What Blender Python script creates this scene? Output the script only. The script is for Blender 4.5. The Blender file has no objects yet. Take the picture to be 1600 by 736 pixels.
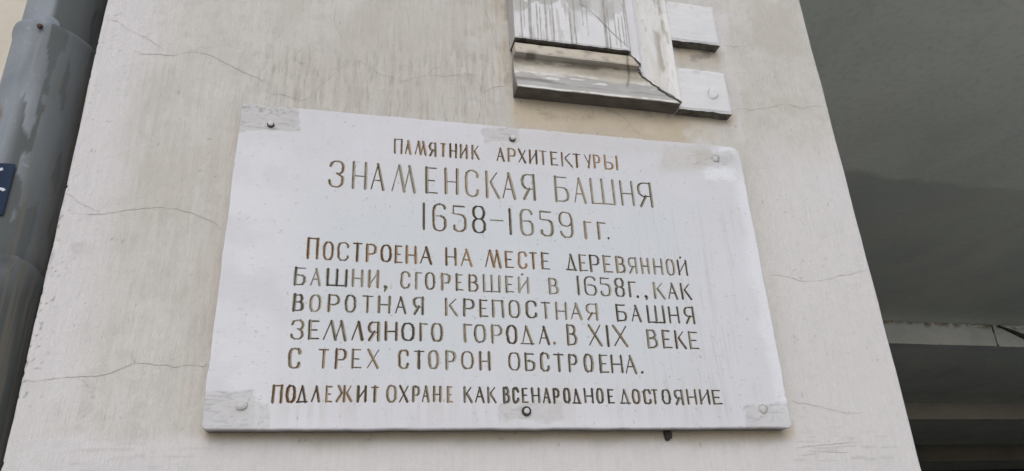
# -*- coding: utf-8 -*-
import bpy, bmesh, math, random
import numpy as np
from mathutils import Vector, Matrix

S = bpy.context.scene
COL = S.collection
rng = np.random.RandomState(7)
random.seed(7)

# ------------------------------------------------------------------ camera
# The street wall is the plane y = 0, facing -y. Ground is z = 0.
FPX, YAW, PITCH, ROLL = 1177.9, 0.256473, 0.425260, -0.050293
CAMY, CAMZ = 1.488, 1.65
PW, PH = 1600.0, 736.0

def frame(yaw, pitch, roll):
    f = np.array([math.sin(yaw)*math.cos(pitch), math.cos(yaw)*math.cos(pitch), math.sin(pitch)])
    r = np.array([math.cos(yaw), -math.sin(yaw), 0.0])
    u = np.cross(r, f)
    c, s = math.cos(roll), math.sin(roll)
    return c*r + s*u, -s*r + c*u, f
R_, U_, F_ = frame(YAW, PITCH, ROLL)
cd = bpy.data.cameras.new('camera')
cam = bpy.data.objects.new('camera', cd); COL.objects.link(cam)
cam.matrix_world = Matrix(((R_[0], U_[0], -F_[0], 0), (R_[1], U_[1], -F_[1], -CAMY),
                           (R_[2], U_[2], -F_[2], CAMZ), (0, 0, 0, 1)))
cd.sensor_width = 36.0; cd.lens = FPX/PW*36.0
cd.clip_start = 0.05; cd.clip_end = 2000
S.camera = cam

# ------------------------------------------------------------------ light
SUN_EL, SUN_AZ = 34.0, -14.0      # light from upper left, in front of the wall
w = bpy.data.worlds.new('World'); S.world = w; w.use_nodes = True
nt = w.node_tree; bg = nt.nodes['Background']
sky = nt.nodes.new('ShaderNodeTexSky'); sky.sky_type = 'NISHITA'; sky.sun_disc = False
sky.sun_elevation = math.radians(SUN_EL); sky.sun_rotation = math.radians(180 - SUN_AZ)
sky.air_density = 1.0; sky.dust_density = 1.5; sky.ozone_density = 1.0
hs = nt.nodes.new('ShaderNodeHueSaturation'); hs.inputs['Saturation'].default_value = 0.80
nt.links.new(sky.outputs[0], hs.inputs['Color']); nt.links.new(hs.outputs[0], bg.inputs[0])
bg.inputs[1].default_value = 0.14
sd = bpy.data.lights.new('sun', 'SUN'); sd.energy = 1.0; sd.angle = math.radians(50); sd.color = (1.0, .985, .965)
sun = bpy.data.objects.new('sun', sd); COL.objects.link(sun)
az, el = math.radians(SUN_AZ), math.radians(SUN_EL)
to_sun = Vector((math.sin(az)*math.cos(el), -math.cos(az)*math.cos(el), math.sin(el)))
sun.rotation_euler = to_sun.to_track_quat('Z', 'Y').to_euler()
sun.location = (-6, -8, 10)
vs = S.view_settings
vs.view_transform = 'Standard'; vs.look = 'None'; vs.gamma = 1.0; vs.use_curve_mapping = False
vs.exposure = 0.22

# ------------------------------------------------------------------ measuring
def ray(px, py):
    d = F_*FPX + R_*(np.asarray(px)[..., None]-PW/2) - U_*(np.asarray(py)[..., None]-PH/2)
    return d
def at(px, py, t=0.0):
    """photo measurement -> world point on the plane standing t in front of the wall"""
    d = ray(float(px), float(py)); k = (CAMY-t)/d[1]
    return np.array([d[0]*k, -t, d[2]*k + CAMZ])
def at_arr(px, py, t=0.0):
    d = ray(px, py); k = (CAMY-t)/d[..., 1]
    return d[..., 0]*k, d[..., 2]*k + CAMZ
def photo(x, y, z):
    X, Y, Z = x, y+CAMY, z-CAMZ
    dz = X*F_[0]+Y*F_[1]+Z*F_[2]
    dz = np.where(np.abs(dz) < 1e-6, 1e-6, dz)
    return (PW/2 + FPX*(X*R_[0]+Y*R_[1]+Z*R_[2])/dz, PH/2 - FPX*(X*U_[0]+Y*U_[1]+Z*U_[2])/dz)

# ------------------------------------------------------------------ noise
def vnoise(x, y, seed=0):
    x = np.asarray(x, float); y = np.asarray(y, float)
    xi = np.floor(x).astype(np.int64); yi = np.floor(y).astype(np.int64)
    fx = x-xi; fy = y-yi
    fx = fx*fx*(3-2*fx); fy = fy*fy*(3-2*fy)
    def h(a, b):
        n = (a*374761393 + b*668265263 + seed*974711) & 0xffffffff
        n = ((n ^ (n >> 13))*1274126177) & 0xffffffff
        return ((n ^ (n >> 16)) & 0xffff)/65535.0
    return (h(xi, yi)*(1-fx)+h(xi+1, yi)*fx)*(1-fy) + (h(xi, yi+1)*(1-fx)+h(xi+1, yi+1)*fx)*fy
def fbm(x, y, o=4, seed=0):
    s = 0; a = .5; n = 0
    for i in range(o):
        s = s + a*vnoise(x*2**i, y*2**i, seed+i*17); n += a; a *= .5
    return s/n
def sst(a, b, x):
    t = np.clip((x-a)/(b-a), 0, 1); return t*t*(3-2*t)
def box(X, Y, x0, x1, y0, y1, s=12.0):
    return sst(x0-s, x0+s, X)*(1-sst(x1-s, x1+s, X))*sst(y0-s, y0+s, Y)*(1-sst(y1-s, y1+s, Y))

# ------------------------------------------------------------------ node helper
class NT:
    def __init__(self, name):
        self.m = bpy.data.materials.new(name); self.m.use_nodes = True
        self.t = self.m.node_tree; self.b = self.t.nodes['Principled BSDF']
        self.co = self.t.nodes.new('ShaderNodeTexCoord').outputs['Object']
    def _in(self, sock, v):
        if isinstance(v, bpy.types.NodeSocket): self.t.links.new(v, sock)
        elif isinstance(v, (tuple, list)) and len(v) == 3 and sock.type == 'RGBA': sock.default_value = (*v, 1)
        else: sock.default_value = v
    def vec(self, sx, sy, sz):
        n = self.t.nodes.new('ShaderNodeVectorMath'); n.operation = 'MULTIPLY'
        self._in(n.inputs[0], self.co); n.inputs[1].default_value = (sx, sy, sz); return n.outputs[0]
    def noise(self, scale, detail=4, rough=.55, st=(1, 1, 1), dist=0.0):
        n = self.t.nodes.new('ShaderNodeTexNoise'); self._in(n.inputs['Vector'], self.vec(*st))
        n.inputs['Scale'].default_value = scale; n.inputs['Detail'].default_value = detail
        n.inputs['Roughness'].default_value = rough; n.inputs['Distortion'].default_value = dist
        return n.outputs['Fac']
    def voro(self, scale, st=(1, 1, 1)):
        n = self.t.nodes.new('ShaderNodeTexVoronoi'); self._in(n.inputs['Vector'], self.vec(*st))
        n.inputs['Scale'].default_value = scale; return n.outputs['Distance']
    def math(self, op, a, b=0.0, clamp=False):
        n = self.t.nodes.new('ShaderNodeMath'); n.operation = op; n.use_clamp = clamp
        self._in(n.inputs[0], a); self._in(n.inputs[1], b); return n.outputs[0]
    def rng(self, v, a, b, c=0.0, d=1.0):
        n = self.t.nodes.new('ShaderNodeMapRange'); self._in(n.inputs[0], v)
        for i, k in enumerate((a, b, c, d)): n.inputs[i+1].default_value = k
        return n.outputs[0]
    def mix(self, f, a, b, mode='MIX'):
        n = self.t.nodes.new('ShaderNodeMix'); n.data_type = 'RGBA'; n.blend_type = mode
        self._in(n.inputs[0], f); self._in(n.inputs[6], a); self._in(n.inputs[7], b); return n.outputs[2]
    def attr(self, name):
        n = self.t.nodes.new('ShaderNodeAttribute'); n.attribute_name = name; return n.outputs['Fac']
    def sep(self):
        n = self.t.nodes.new('ShaderNodeSeparateXYZ'); self._in(n.inputs[0], self.co); return n.outputs
    def bump(self, h, strength=.3, dist=.002):
        n = self.t.nodes.new('ShaderNodeBump'); n.inputs['Strength'].default_value = strength
        n.inputs['Distance'].default_value = dist; self._in(n.inputs['Height'], h); return n.outputs[0]
    def out(self, col, rough=.85, normal=None, metal=0.0, spec=.3):
        self._in(self.b.inputs['Base Color'], col); self._in(self.b.inputs['Roughness'], rough)
        self._in(self.b.inputs['Metallic'], metal); self.b.inputs['Specular IOR Level'].default_value = spec
        if normal is not None: self._in(self.b.inputs['Normal'], normal)
        return self.m

# ------------------------------------------------------------------ mesh helpers
def tag(o, label=None, cat=None, group=None, kind=None):
    for k, v in (('label', label), ('category', cat), ('group', group), ('kind', kind)):
        if v: o[k] = v
    return o
def empty(name, loc):
    o = bpy.data.objects.new(name, None); o.empty_display_size = .05; COL.objects.link(o); o.location = loc
    return o
def link(name, me, mats, parent=None, loc=(0, 0, 0)):
    for m in (mats if isinstance(mats, (list, tuple)) else [mats]): me.materials.append(m)
    o = bpy.data.objects.new(name, me); COL.objects.link(o)
    if parent is not None: o.parent = parent
    o.location = loc
    return o
def raw_mesh(name, V, faces, origin=(0, 0, 0), smooth=False, matidx=None, attrs=None):
    """V (n,3); faces (m,4) int array or list of tuples"""
    me = bpy.data.meshes.new(name)
    V = np.asarray(V, np.float32) - np.asarray(origin, np.float32)
    if isinstance(faces, np.ndarray):
        m, k = faces.shape
        me.vertices.add(len(V)); me.vertices.foreach_set('co', V.ravel())
        me.loops.add(m*k); me.loops.foreach_set('vertex_index', faces.ravel().astype(np.int32))
        me.polygons.add(m); me.polygons.foreach_set('loop_start', np.arange(0, m*k, k, dtype=np.int32))
        try: me.polygons.foreach_set('loop_total', np.full(m, k, np.int32))
        except Exception: pass
    else:
        me.from_pydata([tuple(map(float, v)) for v in V], [], [tuple(map(int, f)) for f in faces])
    if matidx is not None: me.polygons.foreach_set('material_index', np.asarray(matidx, np.int32))
    me.polygons.foreach_set('use_smooth', np.full(len(me.polygons), smooth, dtype=bool))
    for k, a in (attrs or {}).items():
        at_ = me.attributes.new(k, 'FLOAT', 'POINT'); at_.data.foreach_set('value', np.asarray(a, np.float32).ravel())
    me.update(calc_edges=True); me.validate()
    return me
def grid_faces(nr, nc, off=0):
    i = np.arange(nr*nc).reshape(nr, nc) + off
    return np.stack([i[:-1, :-1], i[:-1, 1:], i[1:, 1:], i[1:, :-1]], -1).reshape(-1, 4)
def bm_mesh(name, bm, origin=(0, 0, 0), smooth=False):
    me = bpy.data.meshes.new(name)
    bmesh.ops.translate(bm, verts=bm.verts, vec=[-c for c in origin])
    bmesh.ops.recalc_face_normals(bm, faces=bm.faces)
    bm.to_mesh(me); bm.free()
    for p in me.polygons: p.use_smooth = smooth
    return me
def bm_box(bm, lo, hi, bevel=0.0, seg=2):
    c = [(a+b)/2 for a, b in zip(lo, hi)]; s = [b-a for a, b in zip(lo, hi)]
    r = bmesh.ops.create_cube(bm, size=1.0, matrix=Matrix.Translation(c) @ Matrix.Diagonal((*s, 1)))
    if bevel:
        ed = set(e for v in r['verts'] for e in v.link_edges)
        bmesh.ops.bevel(bm, geom=list(ed), offset=bevel, segments=seg, affect='EDGES', profile=.5)
def nonuni(a, b, fa, fb, fine, coarse):
    p = [np.linspace(a, fa, max(2, int((fa-a)/coarse)+2))[:-1]] if fa > a+1e-6 else []
    p.append(np.linspace(fa, fb, int((fb-fa)/fine)+1))
    if b > fb+1e-6: p.append(np.linspace(fb, b, max(2, int((b-fb)/coarse)+2))[1:])
    return np.concatenate(p)

# ------------------------------------------------------------------ materials
def mat_wall():
    n = NT('limewashed_plaster')
    fine = n.noise(420, 5, .65); streak = n.noise(16, 5, .6, (7, 7, .55)); blot = n.noise(3.2, 6, .6, (1, 1, .7), .4)
    brush = n.noise(60, 4, .6, (3.5, 1, .35)); spk = n.noise(190, 2, .5)
    base = n.mix(n.rng(blot, .35, .68), (.495, .472, .436), (.560, .543, .522))
    base = n.mix(n.math('MULTIPLY', n.rng(streak, .45, .75), .55), base, (.445, .428, .395))
    base = n.mix(n.math('MULTIPLY', n.attr('warm'), n.rng(streak, .2, .8, .75, 1.0), True), base, (.365, .325, .265))
    base = n.mix(n.math('MULTIPLY', n.rng(n.noise(26, 6, .7, (1, 1, .8)), .48, .66), .55), base, (.41, .395, .362))
    base = n.mix(n.attr('light'), base, n.mix(n.rng(streak, .35, .7), (.602, .578, .590), (.565, .544, .550)))
    base = n.mix(n.math('MULTIPLY', n.attr('ochre'), n.rng(blot, .25, .65, .7, 1.0)), base, (.475, .395, .285))
    base = n.mix(n.math('MULTIPLY', n.rng(spk, .76, .80), .3), base, (.30, .285, .26))
    base = n.mix(n.attr('dirt_shade'), base, (.20, .188, .168))
    base = n.mix(n.rng(fine, .35, .7, 0, .28), base, (.36, .34, .31))
    base = n.mix(n.rng(n.noise(75, 6, .75), .54, .72, 0, .18), base, (.33, .315, .29))
    h = n.math('ADD', n.math('MULTIPLY', brush, .7), n.math('ADD', n.math('MULTIPLY', fine, .35), n.math('MULTIPLY', n.noise(38, 5, .6), .9)))
    return n.out(base, .9, n.bump(h, 1.0, .0032), spec=.2)
def mat_crack():
    n = NT('crack_dirt'); return n.out(n.mix(n.noise(90), (.23, .215, .19), (.39, .37, .34)), .95, spec=.1)
def mat_plaque():
    n = NT('painted_cement')
    fine = n.noise(500, 4, .6); st = n.noise(14, 5, .6, (4, 4, .7)); bl = n.noise(4.0, 5, .55, (1, 1, 1), .3)
    brush = n.noise(45, 4, .6, (.5, 1, 4.5))
    c = n.mix(n.rng(bl, .35, .66), (.545, .535, .562), (.508, .506, .526))
    c = n.mix(n.attr('cool'), c, (.492, .517, .536))
    c = n.mix(n.math('MULTIPLY', n.rng(st, .5, .8), .35), c, (.475, .470, .468))
    c = n.mix(n.attr('white'), c, (.61, .618, .642))
    c = n.mix(n.math('MULTIPLY', n.attr('patch'), n.rng(brush, .2, .75, .8, 1.0)), c, (.425, .415, .408))
    c = n.mix(n.attr('tan'), c, (.41, .375, .325))
    c = n.mix(n.attr('dirt_shade'), c, (.17, .155, .135))
    c = n.mix(n.rng(n.noise(230, 2, .5), .70, .76, 0, .5), c, (.30, .29, .275))
    h = n.math('ADD', n.math('MULTIPLY', brush, .5), n.math('ADD', n.math('MULTIPLY', fine, .3), n.math('MULTIPLY', n.noise(45, 5, .6), .8)))
    return n.out(c, .72, n.bump(h, .42, .0014), spec=.35)
def mat_groove():
    n = NT('worn_paint_groove_shade')
    wear = n.noise(110, 5, .7, (1, 1, .45)); g = n.attr('groove'); br = n.attr('brown')
    dark = n.mix(br, (.040, .037, .032), (.078, .046, .026))
    och = n.mix(br, (.345, .325, .270), (.350, .245, .155))
    f = n.math('ADD', n.math('MULTIPLY', g, 1.05), n.rng(wear, .30, .70, -.38, .30))
    c = n.mix(n.math('ADD', f, n.math('MULTIPLY', n.attr('inky'), .6), True), och, dark)
    return n.out(c, .8, n.bump(n.noise(300, 4, .6), .4, .001), spec=.25)
def mat_mould():
    n = NT('old_lime_paint')
    bl = n.noise(9, 6, .65, (.5, 1, 1), .6); fl = n.noise(38, 6, .7, (.35, 1, 1.3)); fine = n.noise(320, 4, .6)
    c = n.mix(n.rng(bl, .35, .62), (.52, .50, .468), (.425, .385, .325))
    c = n.mix(n.rng(fl, .56, .62), c, (.59, .58, .565))
    c = n.mix(n.math('MULTIPLY', n.rng(n.noise(75, 4, .7, (1, 1, .5)), .62, .68), .6), c, (.27, .245, .21))
    c = n.mix(n.attr('cream'), c, n.mix(n.rng(bl, .3, .7), (.50, .455, .385), (.44, .385, .305)))
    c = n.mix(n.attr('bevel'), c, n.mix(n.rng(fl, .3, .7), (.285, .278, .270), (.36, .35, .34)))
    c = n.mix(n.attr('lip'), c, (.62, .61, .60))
    c = n.mix(n.attr('dirt_shade'), c, n.mix(n.rng(fl, .35, .65), (.085, .075, .060), (.15, .132, .108)))
    h = n.math('ADD', n.math('MULTIPLY', fl, 1.2), n.math('MULTIPLY', fine, .35))
    return n.out(c, .9, n.bump(h, .6, .0022), spec=.2)
def mat_white():
    n = NT('white_lime_paint')
    bl = n.noise(10, 5, .6, (1, 1, .6)); br = n.noise(34, 5, .65, (.35, 1, 3.0)); fine = n.noise(300, 4, .6)
    c = n.mix(n.rng(bl, .35, .65), (.60, .592, .597), (.545, .54, .545))
    c = n.mix(n.rng(br, .60, .72, 0, .55), c, (.44, .43, .42))
    c = n.mix(n.attr('grey'), c, (.375, .365, .345))
    c = n.mix(n.attr('drip'), c, (.285, .275, .260))
    c = n.mix(n.math('MULTIPLY', n.rng(n.noise(140, 3), .66, .72), .5), c, (.33, .31, .28))
    h = n.math('ADD', n.math('MULTIPLY', br, .9), n.math('ADD', n.math('MULTIPLY', fine, .3), n.math('MULTIPLY', n.attr('drip'), .5)))
    return n.out(c, .85, n.bump(h, .5, .002), spec=.25)
def mat_pipe():
    n = NT('weathered_zinc')
    bl = n.noise(11, 6, .6, (1, 1, .5), .5); sp = n.noise(70, 5, .65); fine = n.noise(260, 3, .6)
    c = n.mix(n.rng(bl, .34, .66), (.165, .183, .203), (.225, .246, .270))
    c = n.mix(n.rng(sp, .60, .72, 0, .35), c, (.42, .44, .46))
    c = n.mix(n.attr('stain_shade'), c, (.066, .071, .068))
    c = n.mix(n.attr('mud'), c, (.125, .118, .098))
    c = n.mix(n.attr('rust'), c, (.17, .085, .045))
    r = n.math('ADD', n.rng(bl, .3, .7, .55, .70), n.math('MULTIPLY', n.attr('stain_shade'), .25))
    return n.out(c, r, n.bump(n.math('ADD', n.math('MULTIPLY', sp, .6), n.math('MULTIPLY', fine, .3)), .25, .0015), metal=.10, spec=.3)
def mat_simple(name, a, b, scale=20, rough=.8, bump=.3, dist=.002, metal=0.0, spec=.3):
    n = NT(name); f = n.noise(scale, 5, .6)
    return n.out(n.mix(n.rng(f, .35, .65), a, b), rough, n.bump(n.noise(scale*6, 4, .6), bump, dist), metal=metal, spec=spec)
def mat_ceiling():
    n = NT('grey_green_ceiling_paint')
    s = n.sep(); bl = n.noise(.55, 5, .6, (1, 1, 1), .6); fine = n.noise(26, 5, .65)
    c = n.mix(n.rng(bl, .32, .68), (.83, .84, .725), (.72, .765, .665))
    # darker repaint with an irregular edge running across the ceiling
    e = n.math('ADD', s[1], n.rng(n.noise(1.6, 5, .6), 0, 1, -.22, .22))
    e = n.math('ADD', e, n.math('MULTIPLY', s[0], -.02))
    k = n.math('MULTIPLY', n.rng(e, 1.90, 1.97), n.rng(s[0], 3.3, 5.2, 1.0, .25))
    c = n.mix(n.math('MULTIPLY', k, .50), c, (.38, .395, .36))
    c = n.mix(n.rng(fine, .50, .8, 0, .35), c, (.36, .38, .35))
    c = n.mix(n.rng(n.noise(2.2, 6, .6, (1, .6, 1), .5), .45, .75, 0, .26), c, (.40, .41, .375))
    return n.out(c, .8, n.bump(n.noise(7, 5, .6), .3, .01), spec=.25)
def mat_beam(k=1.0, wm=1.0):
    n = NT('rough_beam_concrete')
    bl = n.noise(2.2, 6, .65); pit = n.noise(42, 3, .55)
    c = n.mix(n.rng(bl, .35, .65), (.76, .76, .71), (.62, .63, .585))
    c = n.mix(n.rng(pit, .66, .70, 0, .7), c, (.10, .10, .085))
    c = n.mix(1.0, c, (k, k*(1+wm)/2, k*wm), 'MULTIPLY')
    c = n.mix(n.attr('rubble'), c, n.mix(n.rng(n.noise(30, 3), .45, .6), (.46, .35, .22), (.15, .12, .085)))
    return n.out(c, .9, n.bump(n.noise(30, 5, .6), .4, .006), spec=.2)

M_UNDERSHADE = mat_simple('underside_shade', (.060, .053, .042), (.150, .135, .110), 38, .95, .6, .003)  # dark undersides: their shade is put into the colour
M_WALL, M_CRACK, M_PLAQUE, M_GROOVE = mat_wall(), mat_crack(), mat_plaque(), mat_groove()
M_MOULD, M_WHITE, M_PIPE, M_CEIL, M_BEAM = mat_mould(), mat_white(), mat_pipe(), mat_ceiling(), mat_beam()
M_BOLT = mat_simple('bolt_steel', (.42, .415, .405), (.52, .515, .50), 160, .6, .3, .001, .0)
M_DARK = mat_simple('dark_gasket', (.030, .029, .027), (.06, .057, .052), 120, .8)
M_RUST = mat_simple('rusty_iron', (.060, .032, .024), (.11, .06, .04), 200, .8)
M_SIDE = mat_simple('beige_plaster', (.50, .455, .385), (.56, .52, .455), 5, .9, .4, .003)
M_GROUND = mat_simple('paving', (.40, .385, .36), (.48, .465, .435), 1.5, .9, .4, .01)
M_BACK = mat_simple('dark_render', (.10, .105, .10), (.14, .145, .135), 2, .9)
M_SIGN = mat_simple('navy_vinyl', (.008, .017, .042), (.014, .026, .056), 14, .6, .1, .0005, spec=.12)
M_LET = mat_simple('white_vinyl', (.38, .41, .46), (.48, .51, .55), 60, .5, .1, .0005)

# ------------------------------------------------------------------ ground
bm = bmesh.new()
bmesh.ops.create_grid(bm, x_segments=2, y_segments=2, size=600)
tag(link('ground', bm_mesh('ground', bm), M_GROUND), kind='structure')

# ------------------------------------------------------------------ tower wall (pier)
bm = bmesh.new()
for c in ((1.33, .9), (40, .9), (40, 30), (1.33, 30)): bm.verts.new((c[0], c[1], .004))
bm.faces.new(bm.verts)  # unseen dark floor sheet, added to cut bounce light in the passage
tag(link('bounce_blocker', bm_mesh('bounce_blocker', bm), mat_simple('bounce_blocker_dark', (.040, .040, .040), (.060, .060, .058), 8, .85, .4, .004)), kind='structure')
XL, XR = -0.523, 1.3124
def relief(x, z):
    return (fbm(x*5, z*5, 3, 3)-.5)*.0030 + (fbm(x*22, z*18, 3, 9)-.5)*.0011

cracks = [
 ([(163,30),(183,33),(205,49),(225,57),(240,66),(256,78)], 1.3),
 ([(200,74),(222,84),(248,85),(270,87),(285,83),(303,81),(330,87),(370,108),(402,122),(432,142)], 1.3),
 ([(395,128),(408,140),(424,147),(440,148),(458,154),(473,157),(485,152),(493,142),(520,118),(548,93),(566,97),(590,114),(612,121),(630,128),(652,121),(668,117),(700,119),(732,115),(757,121)], 1.0),
 ([(103,302),(110,305),(122,316),(140,324),(156,332)], 1.2),
 ([(113,333),(138,335),(165,334),(200,328),(222,326),(242,324),(275,327),(300,333),(322,343),(334,347),(342,356),(348,361)], 1.5),
 ([(35,592),(54,597),(72,593),(95,591),(120,589),(155,588),(176,582),(195,574),(212,567),(240,570),(262,571),(272,574),(288,571),(308,571),(320,575)], 1.6),
 ([(308,571),(318,573),(324,568)], 1.2),
 ([(1140,176),(1152,170),(1175,172),(1200,168),(1225,163),(1240,166),(1254,169),(1272,165),(1292,167)], 1.0),
 ([(1127,70),(1150,73),(1166,72),(1180,67)], .9),
 ([(1200,430),(1215,430),(1232,433),(1250,439),(1268,440),(1285,438),(1303,435),(1308,431),(1325,430),(1342,425),(1357,421)], 1.2),
 ([(1236,624),(1246,630),(1262,631),(1275,634),(1292,639),(1310,643),(1326,646),(1350,645)], 1.1),
 ([(942,166),(958,176),(970,180),(984,194),(992,203),(1001,212)], 2.2),
 ([(525,12),(521,31),(527,46),(531,54),(536,66)], .9),
 ([(826,206.5),(870,210.5),(900,213),(950,217),(1000,221),(1050,224.5),(1100,228),(1146,231.5)], 2.0),
 ([(752,8),(760,22),(766,33),(769,50),(774,66),(783,84),(788,100),(794,116)], 1.0),
 ([(736,154),(748,150),(760,141),(770,137),(792,134)], 1.2),
 ([(748,150),(752,162),(749,180),(744,195)], .9),
 ([(1098,208),(1088,202),(1080,215)], .8),
 ([(1238,700),(1300,694),(1345,690)], .9),
 ([(1247,713),(1290,706),(1330,707)], .8),
 ([(225,57),(232,52),(241,51)], .7), ([(303,81),(312,74),(324,72)], .6), ([(240,325),(249,332),(254,343)], .7),
 ([(212,567),(206,558),(207,549)], .7), ([(120,589),(133,597),(139,607)], .6), ([(1232,433),(1238,424),(1248,419)], .6),
 ([(548,93),(543,104),(536,110)], .6), ([(668,117),(676,108),(690,104)], .6), ([(1303,435),(1311,444),(1315,452)], .6),
 ([(1200,168),(1208,176),(1219,179)], .6), ([(984,194),(978,203),(966,207)], .7),
]
def ribbon(pts_px, wmm, t0, follow=None, seed=0, jit=.9):
    """thin tapering crack following measured points; returns V, quads"""
    P = np.array(pts_px, float); r = np.random.RandomState(seed+31)
    out = []
    for a, b in zip(P[:-1], P[1:]):
        L = np.hypot(*(b-a)); k = max(2, int(L/3.5))
        for i in range(k): out.append(a+(b-a)*i/k)
    out.append(P[-1]); Q = np.array(out)
    Q[1:-1] += r.normal(0, jit*.45, Q[1:-1].shape)
    x, z = at_arr(Q[:, 0], Q[:, 1], t0)
    T = np.gradient(np.stack([x, z], 1), axis=0); T /= np.maximum(np.linalg.norm(T, axis=1), 1e-9)[:, None]
    N = np.stack([-T[:, 1], T[:, 0]], 1)
    s = np.linspace(0, 1, len(x))
    wd = wmm*.001*.5*np.minimum(1, np.minimum(s, 1-s)*7+.25)*(.25+1.1*vnoise(s*len(x)*.45, s*0+seed, seed)+.5*(vnoise(s*len(x)*.16, s*0+seed+5, seed) > .72))
    A = np.stack([x, z], 1)+N*wd[:, None]; B = np.stack([x, z], 1)-N*wd[:, None]
    V = np.empty((2*len(x), 3))
    for j, Q2 in enumerate((A, B)):
        V[j::2, 0] = Q2[:, 0]; V[j::2, 2] = Q2[:, 1]
        V[j::2, 1] = -t0-.0005-(follow(Q2[:, 0], Q2[:, 1]) if follow else 0)
    i = np.arange(len(x)-1)*2
    return V, np.stack([i, i+2, i+3, i+1], -1)

def make_wall():
    zs = nonuni(0.0, 4.4, 1.70, 3.20, .0034, .06)
    xs = np.linspace(XL+.007, XR-.007, int((XR-XL)/.0034))
    cl = [(XL+.007-.007*math.sin(a), .007-.007*math.cos(a)) for a in (math.radians(90), math.radians(60), math.radians(30))]
    crr = [(XR-.007+.007*math.sin(a), .007-.007*math.cos(a)) for a in (math.radians(30), math.radians(60), math.radians(90))]
    cols = [(XL, .26), (XL, .08)] + cl + [(x, 0.) for x in xs] + crr + [(XR, .1), (XR, .8), (XR, 14.0)]
    cx = np.array([c[0] for c in cols]); cy = np.array([c[1] for c in cols])
    X, Z = np.meshgrid(cx, zs); Y, _ = np.meshgrid(cy, zs)
    rel = relief(X, Z)
    front = (Y < .0075)
    Y = Y - np.where(front, rel, 0)
    # hand-plastered arrises wander and have small chips
    wl = (fbm(Z*9, Z*0, 4, 21)-.5)*.004; chip = np.maximum(0, fbm(Z*90, Z*0+3, 2, 5)-.74)*.012
    X = X + np.where(X < XL+.03, wl+chip, 0)*(1-sst(XL, XL+.03, X)) 
    wr = (fbm(Z*7, Z*0+9, 4, 27)-.5)*.005
    X = X + wr*sst(XR-.03, XR, X)
    px, py = photo(X, X*0, Z)
    n1 = fbm(X*9, Z*9, 5, 40); n2 = fbm(X*150, Z*9, 4, 50); n3 = fbm(X*30, Z*30, 4, 60); n4 = fbm(X*210, Z*210, 3, 70)
    warm = np.zeros_like(X)
    warm = np.maximum(warm, .55*box(px, py, 800, 1040, 165, 236, 16)*sst(.2, .6, n1+.25))
    warm = np.maximum(warm, .80*box(px, py, 880, 1080, 176, 226, 14)*sst(.35, .55, n3))
    warm = np.maximum(warm, .55*box(px, py, 1060, 1130, 78, 108, 6)*sst(.35, .5, n3+.1))
    warm = np.maximum(warm, (.25+.5*sst(.40, .72, n2))*box(px, py, 400, 790, 70, 210, 45)*.85)
    lx = 376-.1252*(py-161)
    d = lx-px
    warm = np.maximum(warm, sst(70, 4, d)*(d > -30)*box(px, py, 200, 400, 150, 690, 25)*(.22+.34*sst(.4, .7, n2)))
    warm = np.maximum(warm, .34*box(px, py, 200, 330, 90, 380, 40)*sst(.36, .66, n1*.6+n2*.4))
    warm = np.maximum(warm, .75*box(px, py, 690, 800, -60, 165, 45)*sst(.40, .62, n2*.5+n3*.5))
    warm = np.maximum(warm, .32*box(px, py, 330, 900, -60, 140, 70)*sst(.40, .68, fbm(X*16, Z*7, 5, 44)))
    warm = np.maximum(warm, .25*box(px, py, 120, 420, 350, 650, 60)*sst(.42, .70, fbm(X*18, Z*8, 5, 46)))
    warm = np.maximum(warm, .95*box(px, py, 335, 1232, 660, 720, 6)*(1-sst(676, 700+16*n1, py)))  # warm shadow tone under the plaque put into the wall colour
    warm = np.maximum(warm, .42*box(px, py, 1150, 1260, -40, 190, 40)*sst(.4, .6, n1))
    warm = np.maximum(warm, .4*box(px, py, 560, 800, -40, 130, 40)*sst(.45, .65, n2*.6+n1*.4))
    light = np.zeros_like(X)
    light = np.maximum(light, .75*sst(678, 700, py+40*(n1-.5)+12*(n3-.5)))
    light = np.maximum(light, .70*sst(1150, 1215, px-.12*(py-230))*sst(190, 290, py+60*(n1-.5)))
    light = np.maximum(light, .38*box(px+30*(n1-.5)+24*(n3-.5), py+60*(n1-.5), 1138, 1160, 105, 215, 7))
    light = np.maximum(light, .6*box(px, py, 1112, 1138, 20, 80, 5))
    ex = 167-.2242*py
    light = np.maximum(light, .85*(1-sst(ex+45, ex+130, px+60*(n1-.5)+30*(n2-.5)))*sst(.25, .5, n1+.15)*(1-sst(560, 640, py)*.3))
    light = np.maximum(light, .9*box(px, py, 1005, 1035, 192, 208, 5)*sst(.42, .5, n3+.05))
    ochre = .95*box(px, py, 800, 1072, 150, 232, 10)*(1-sst(172, 225+30*(n1-.5), py-(px-800)*.10))
    ochre = np.maximum(ochre, .55*box(px, py, 800, 1120, 150, 232, 14)*sst(.45, .62, n1*.5+n3*.5))
    ochre = np.maximum(ochre, .75*box(px, py, 1056, 1124, 70, 100, 6)*(1-sst(80, 102, py)))
    ochre = np.maximum(ochre, .80*box(px, py, 1066, 1150, 176, 206, 7)*(1-sst(185, 205, py)))
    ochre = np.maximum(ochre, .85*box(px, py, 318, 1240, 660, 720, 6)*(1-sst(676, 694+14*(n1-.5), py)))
    ochre = np.maximum(ochre, .30*box(px, py, 770, 800, -60, 165, 12)*sst(.4, .6, n3))
    ochre = np.maximum(ochre, .32*sst(75, 8, d)*0)
    de = px-ex
    dirt_shade = sst(.66, .73, n4*.8+n3*.2)*(1-sst(6, 46, de))*box(px, py, -50, 260, 290, 640, 25)*.9
    dirt_shade = np.maximum(dirt_shade, .30*sst(.46, .66, n3)*(1-sst(15, 85, de))*box(px, py, -50, 300, 330, 430, 35))
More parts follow.
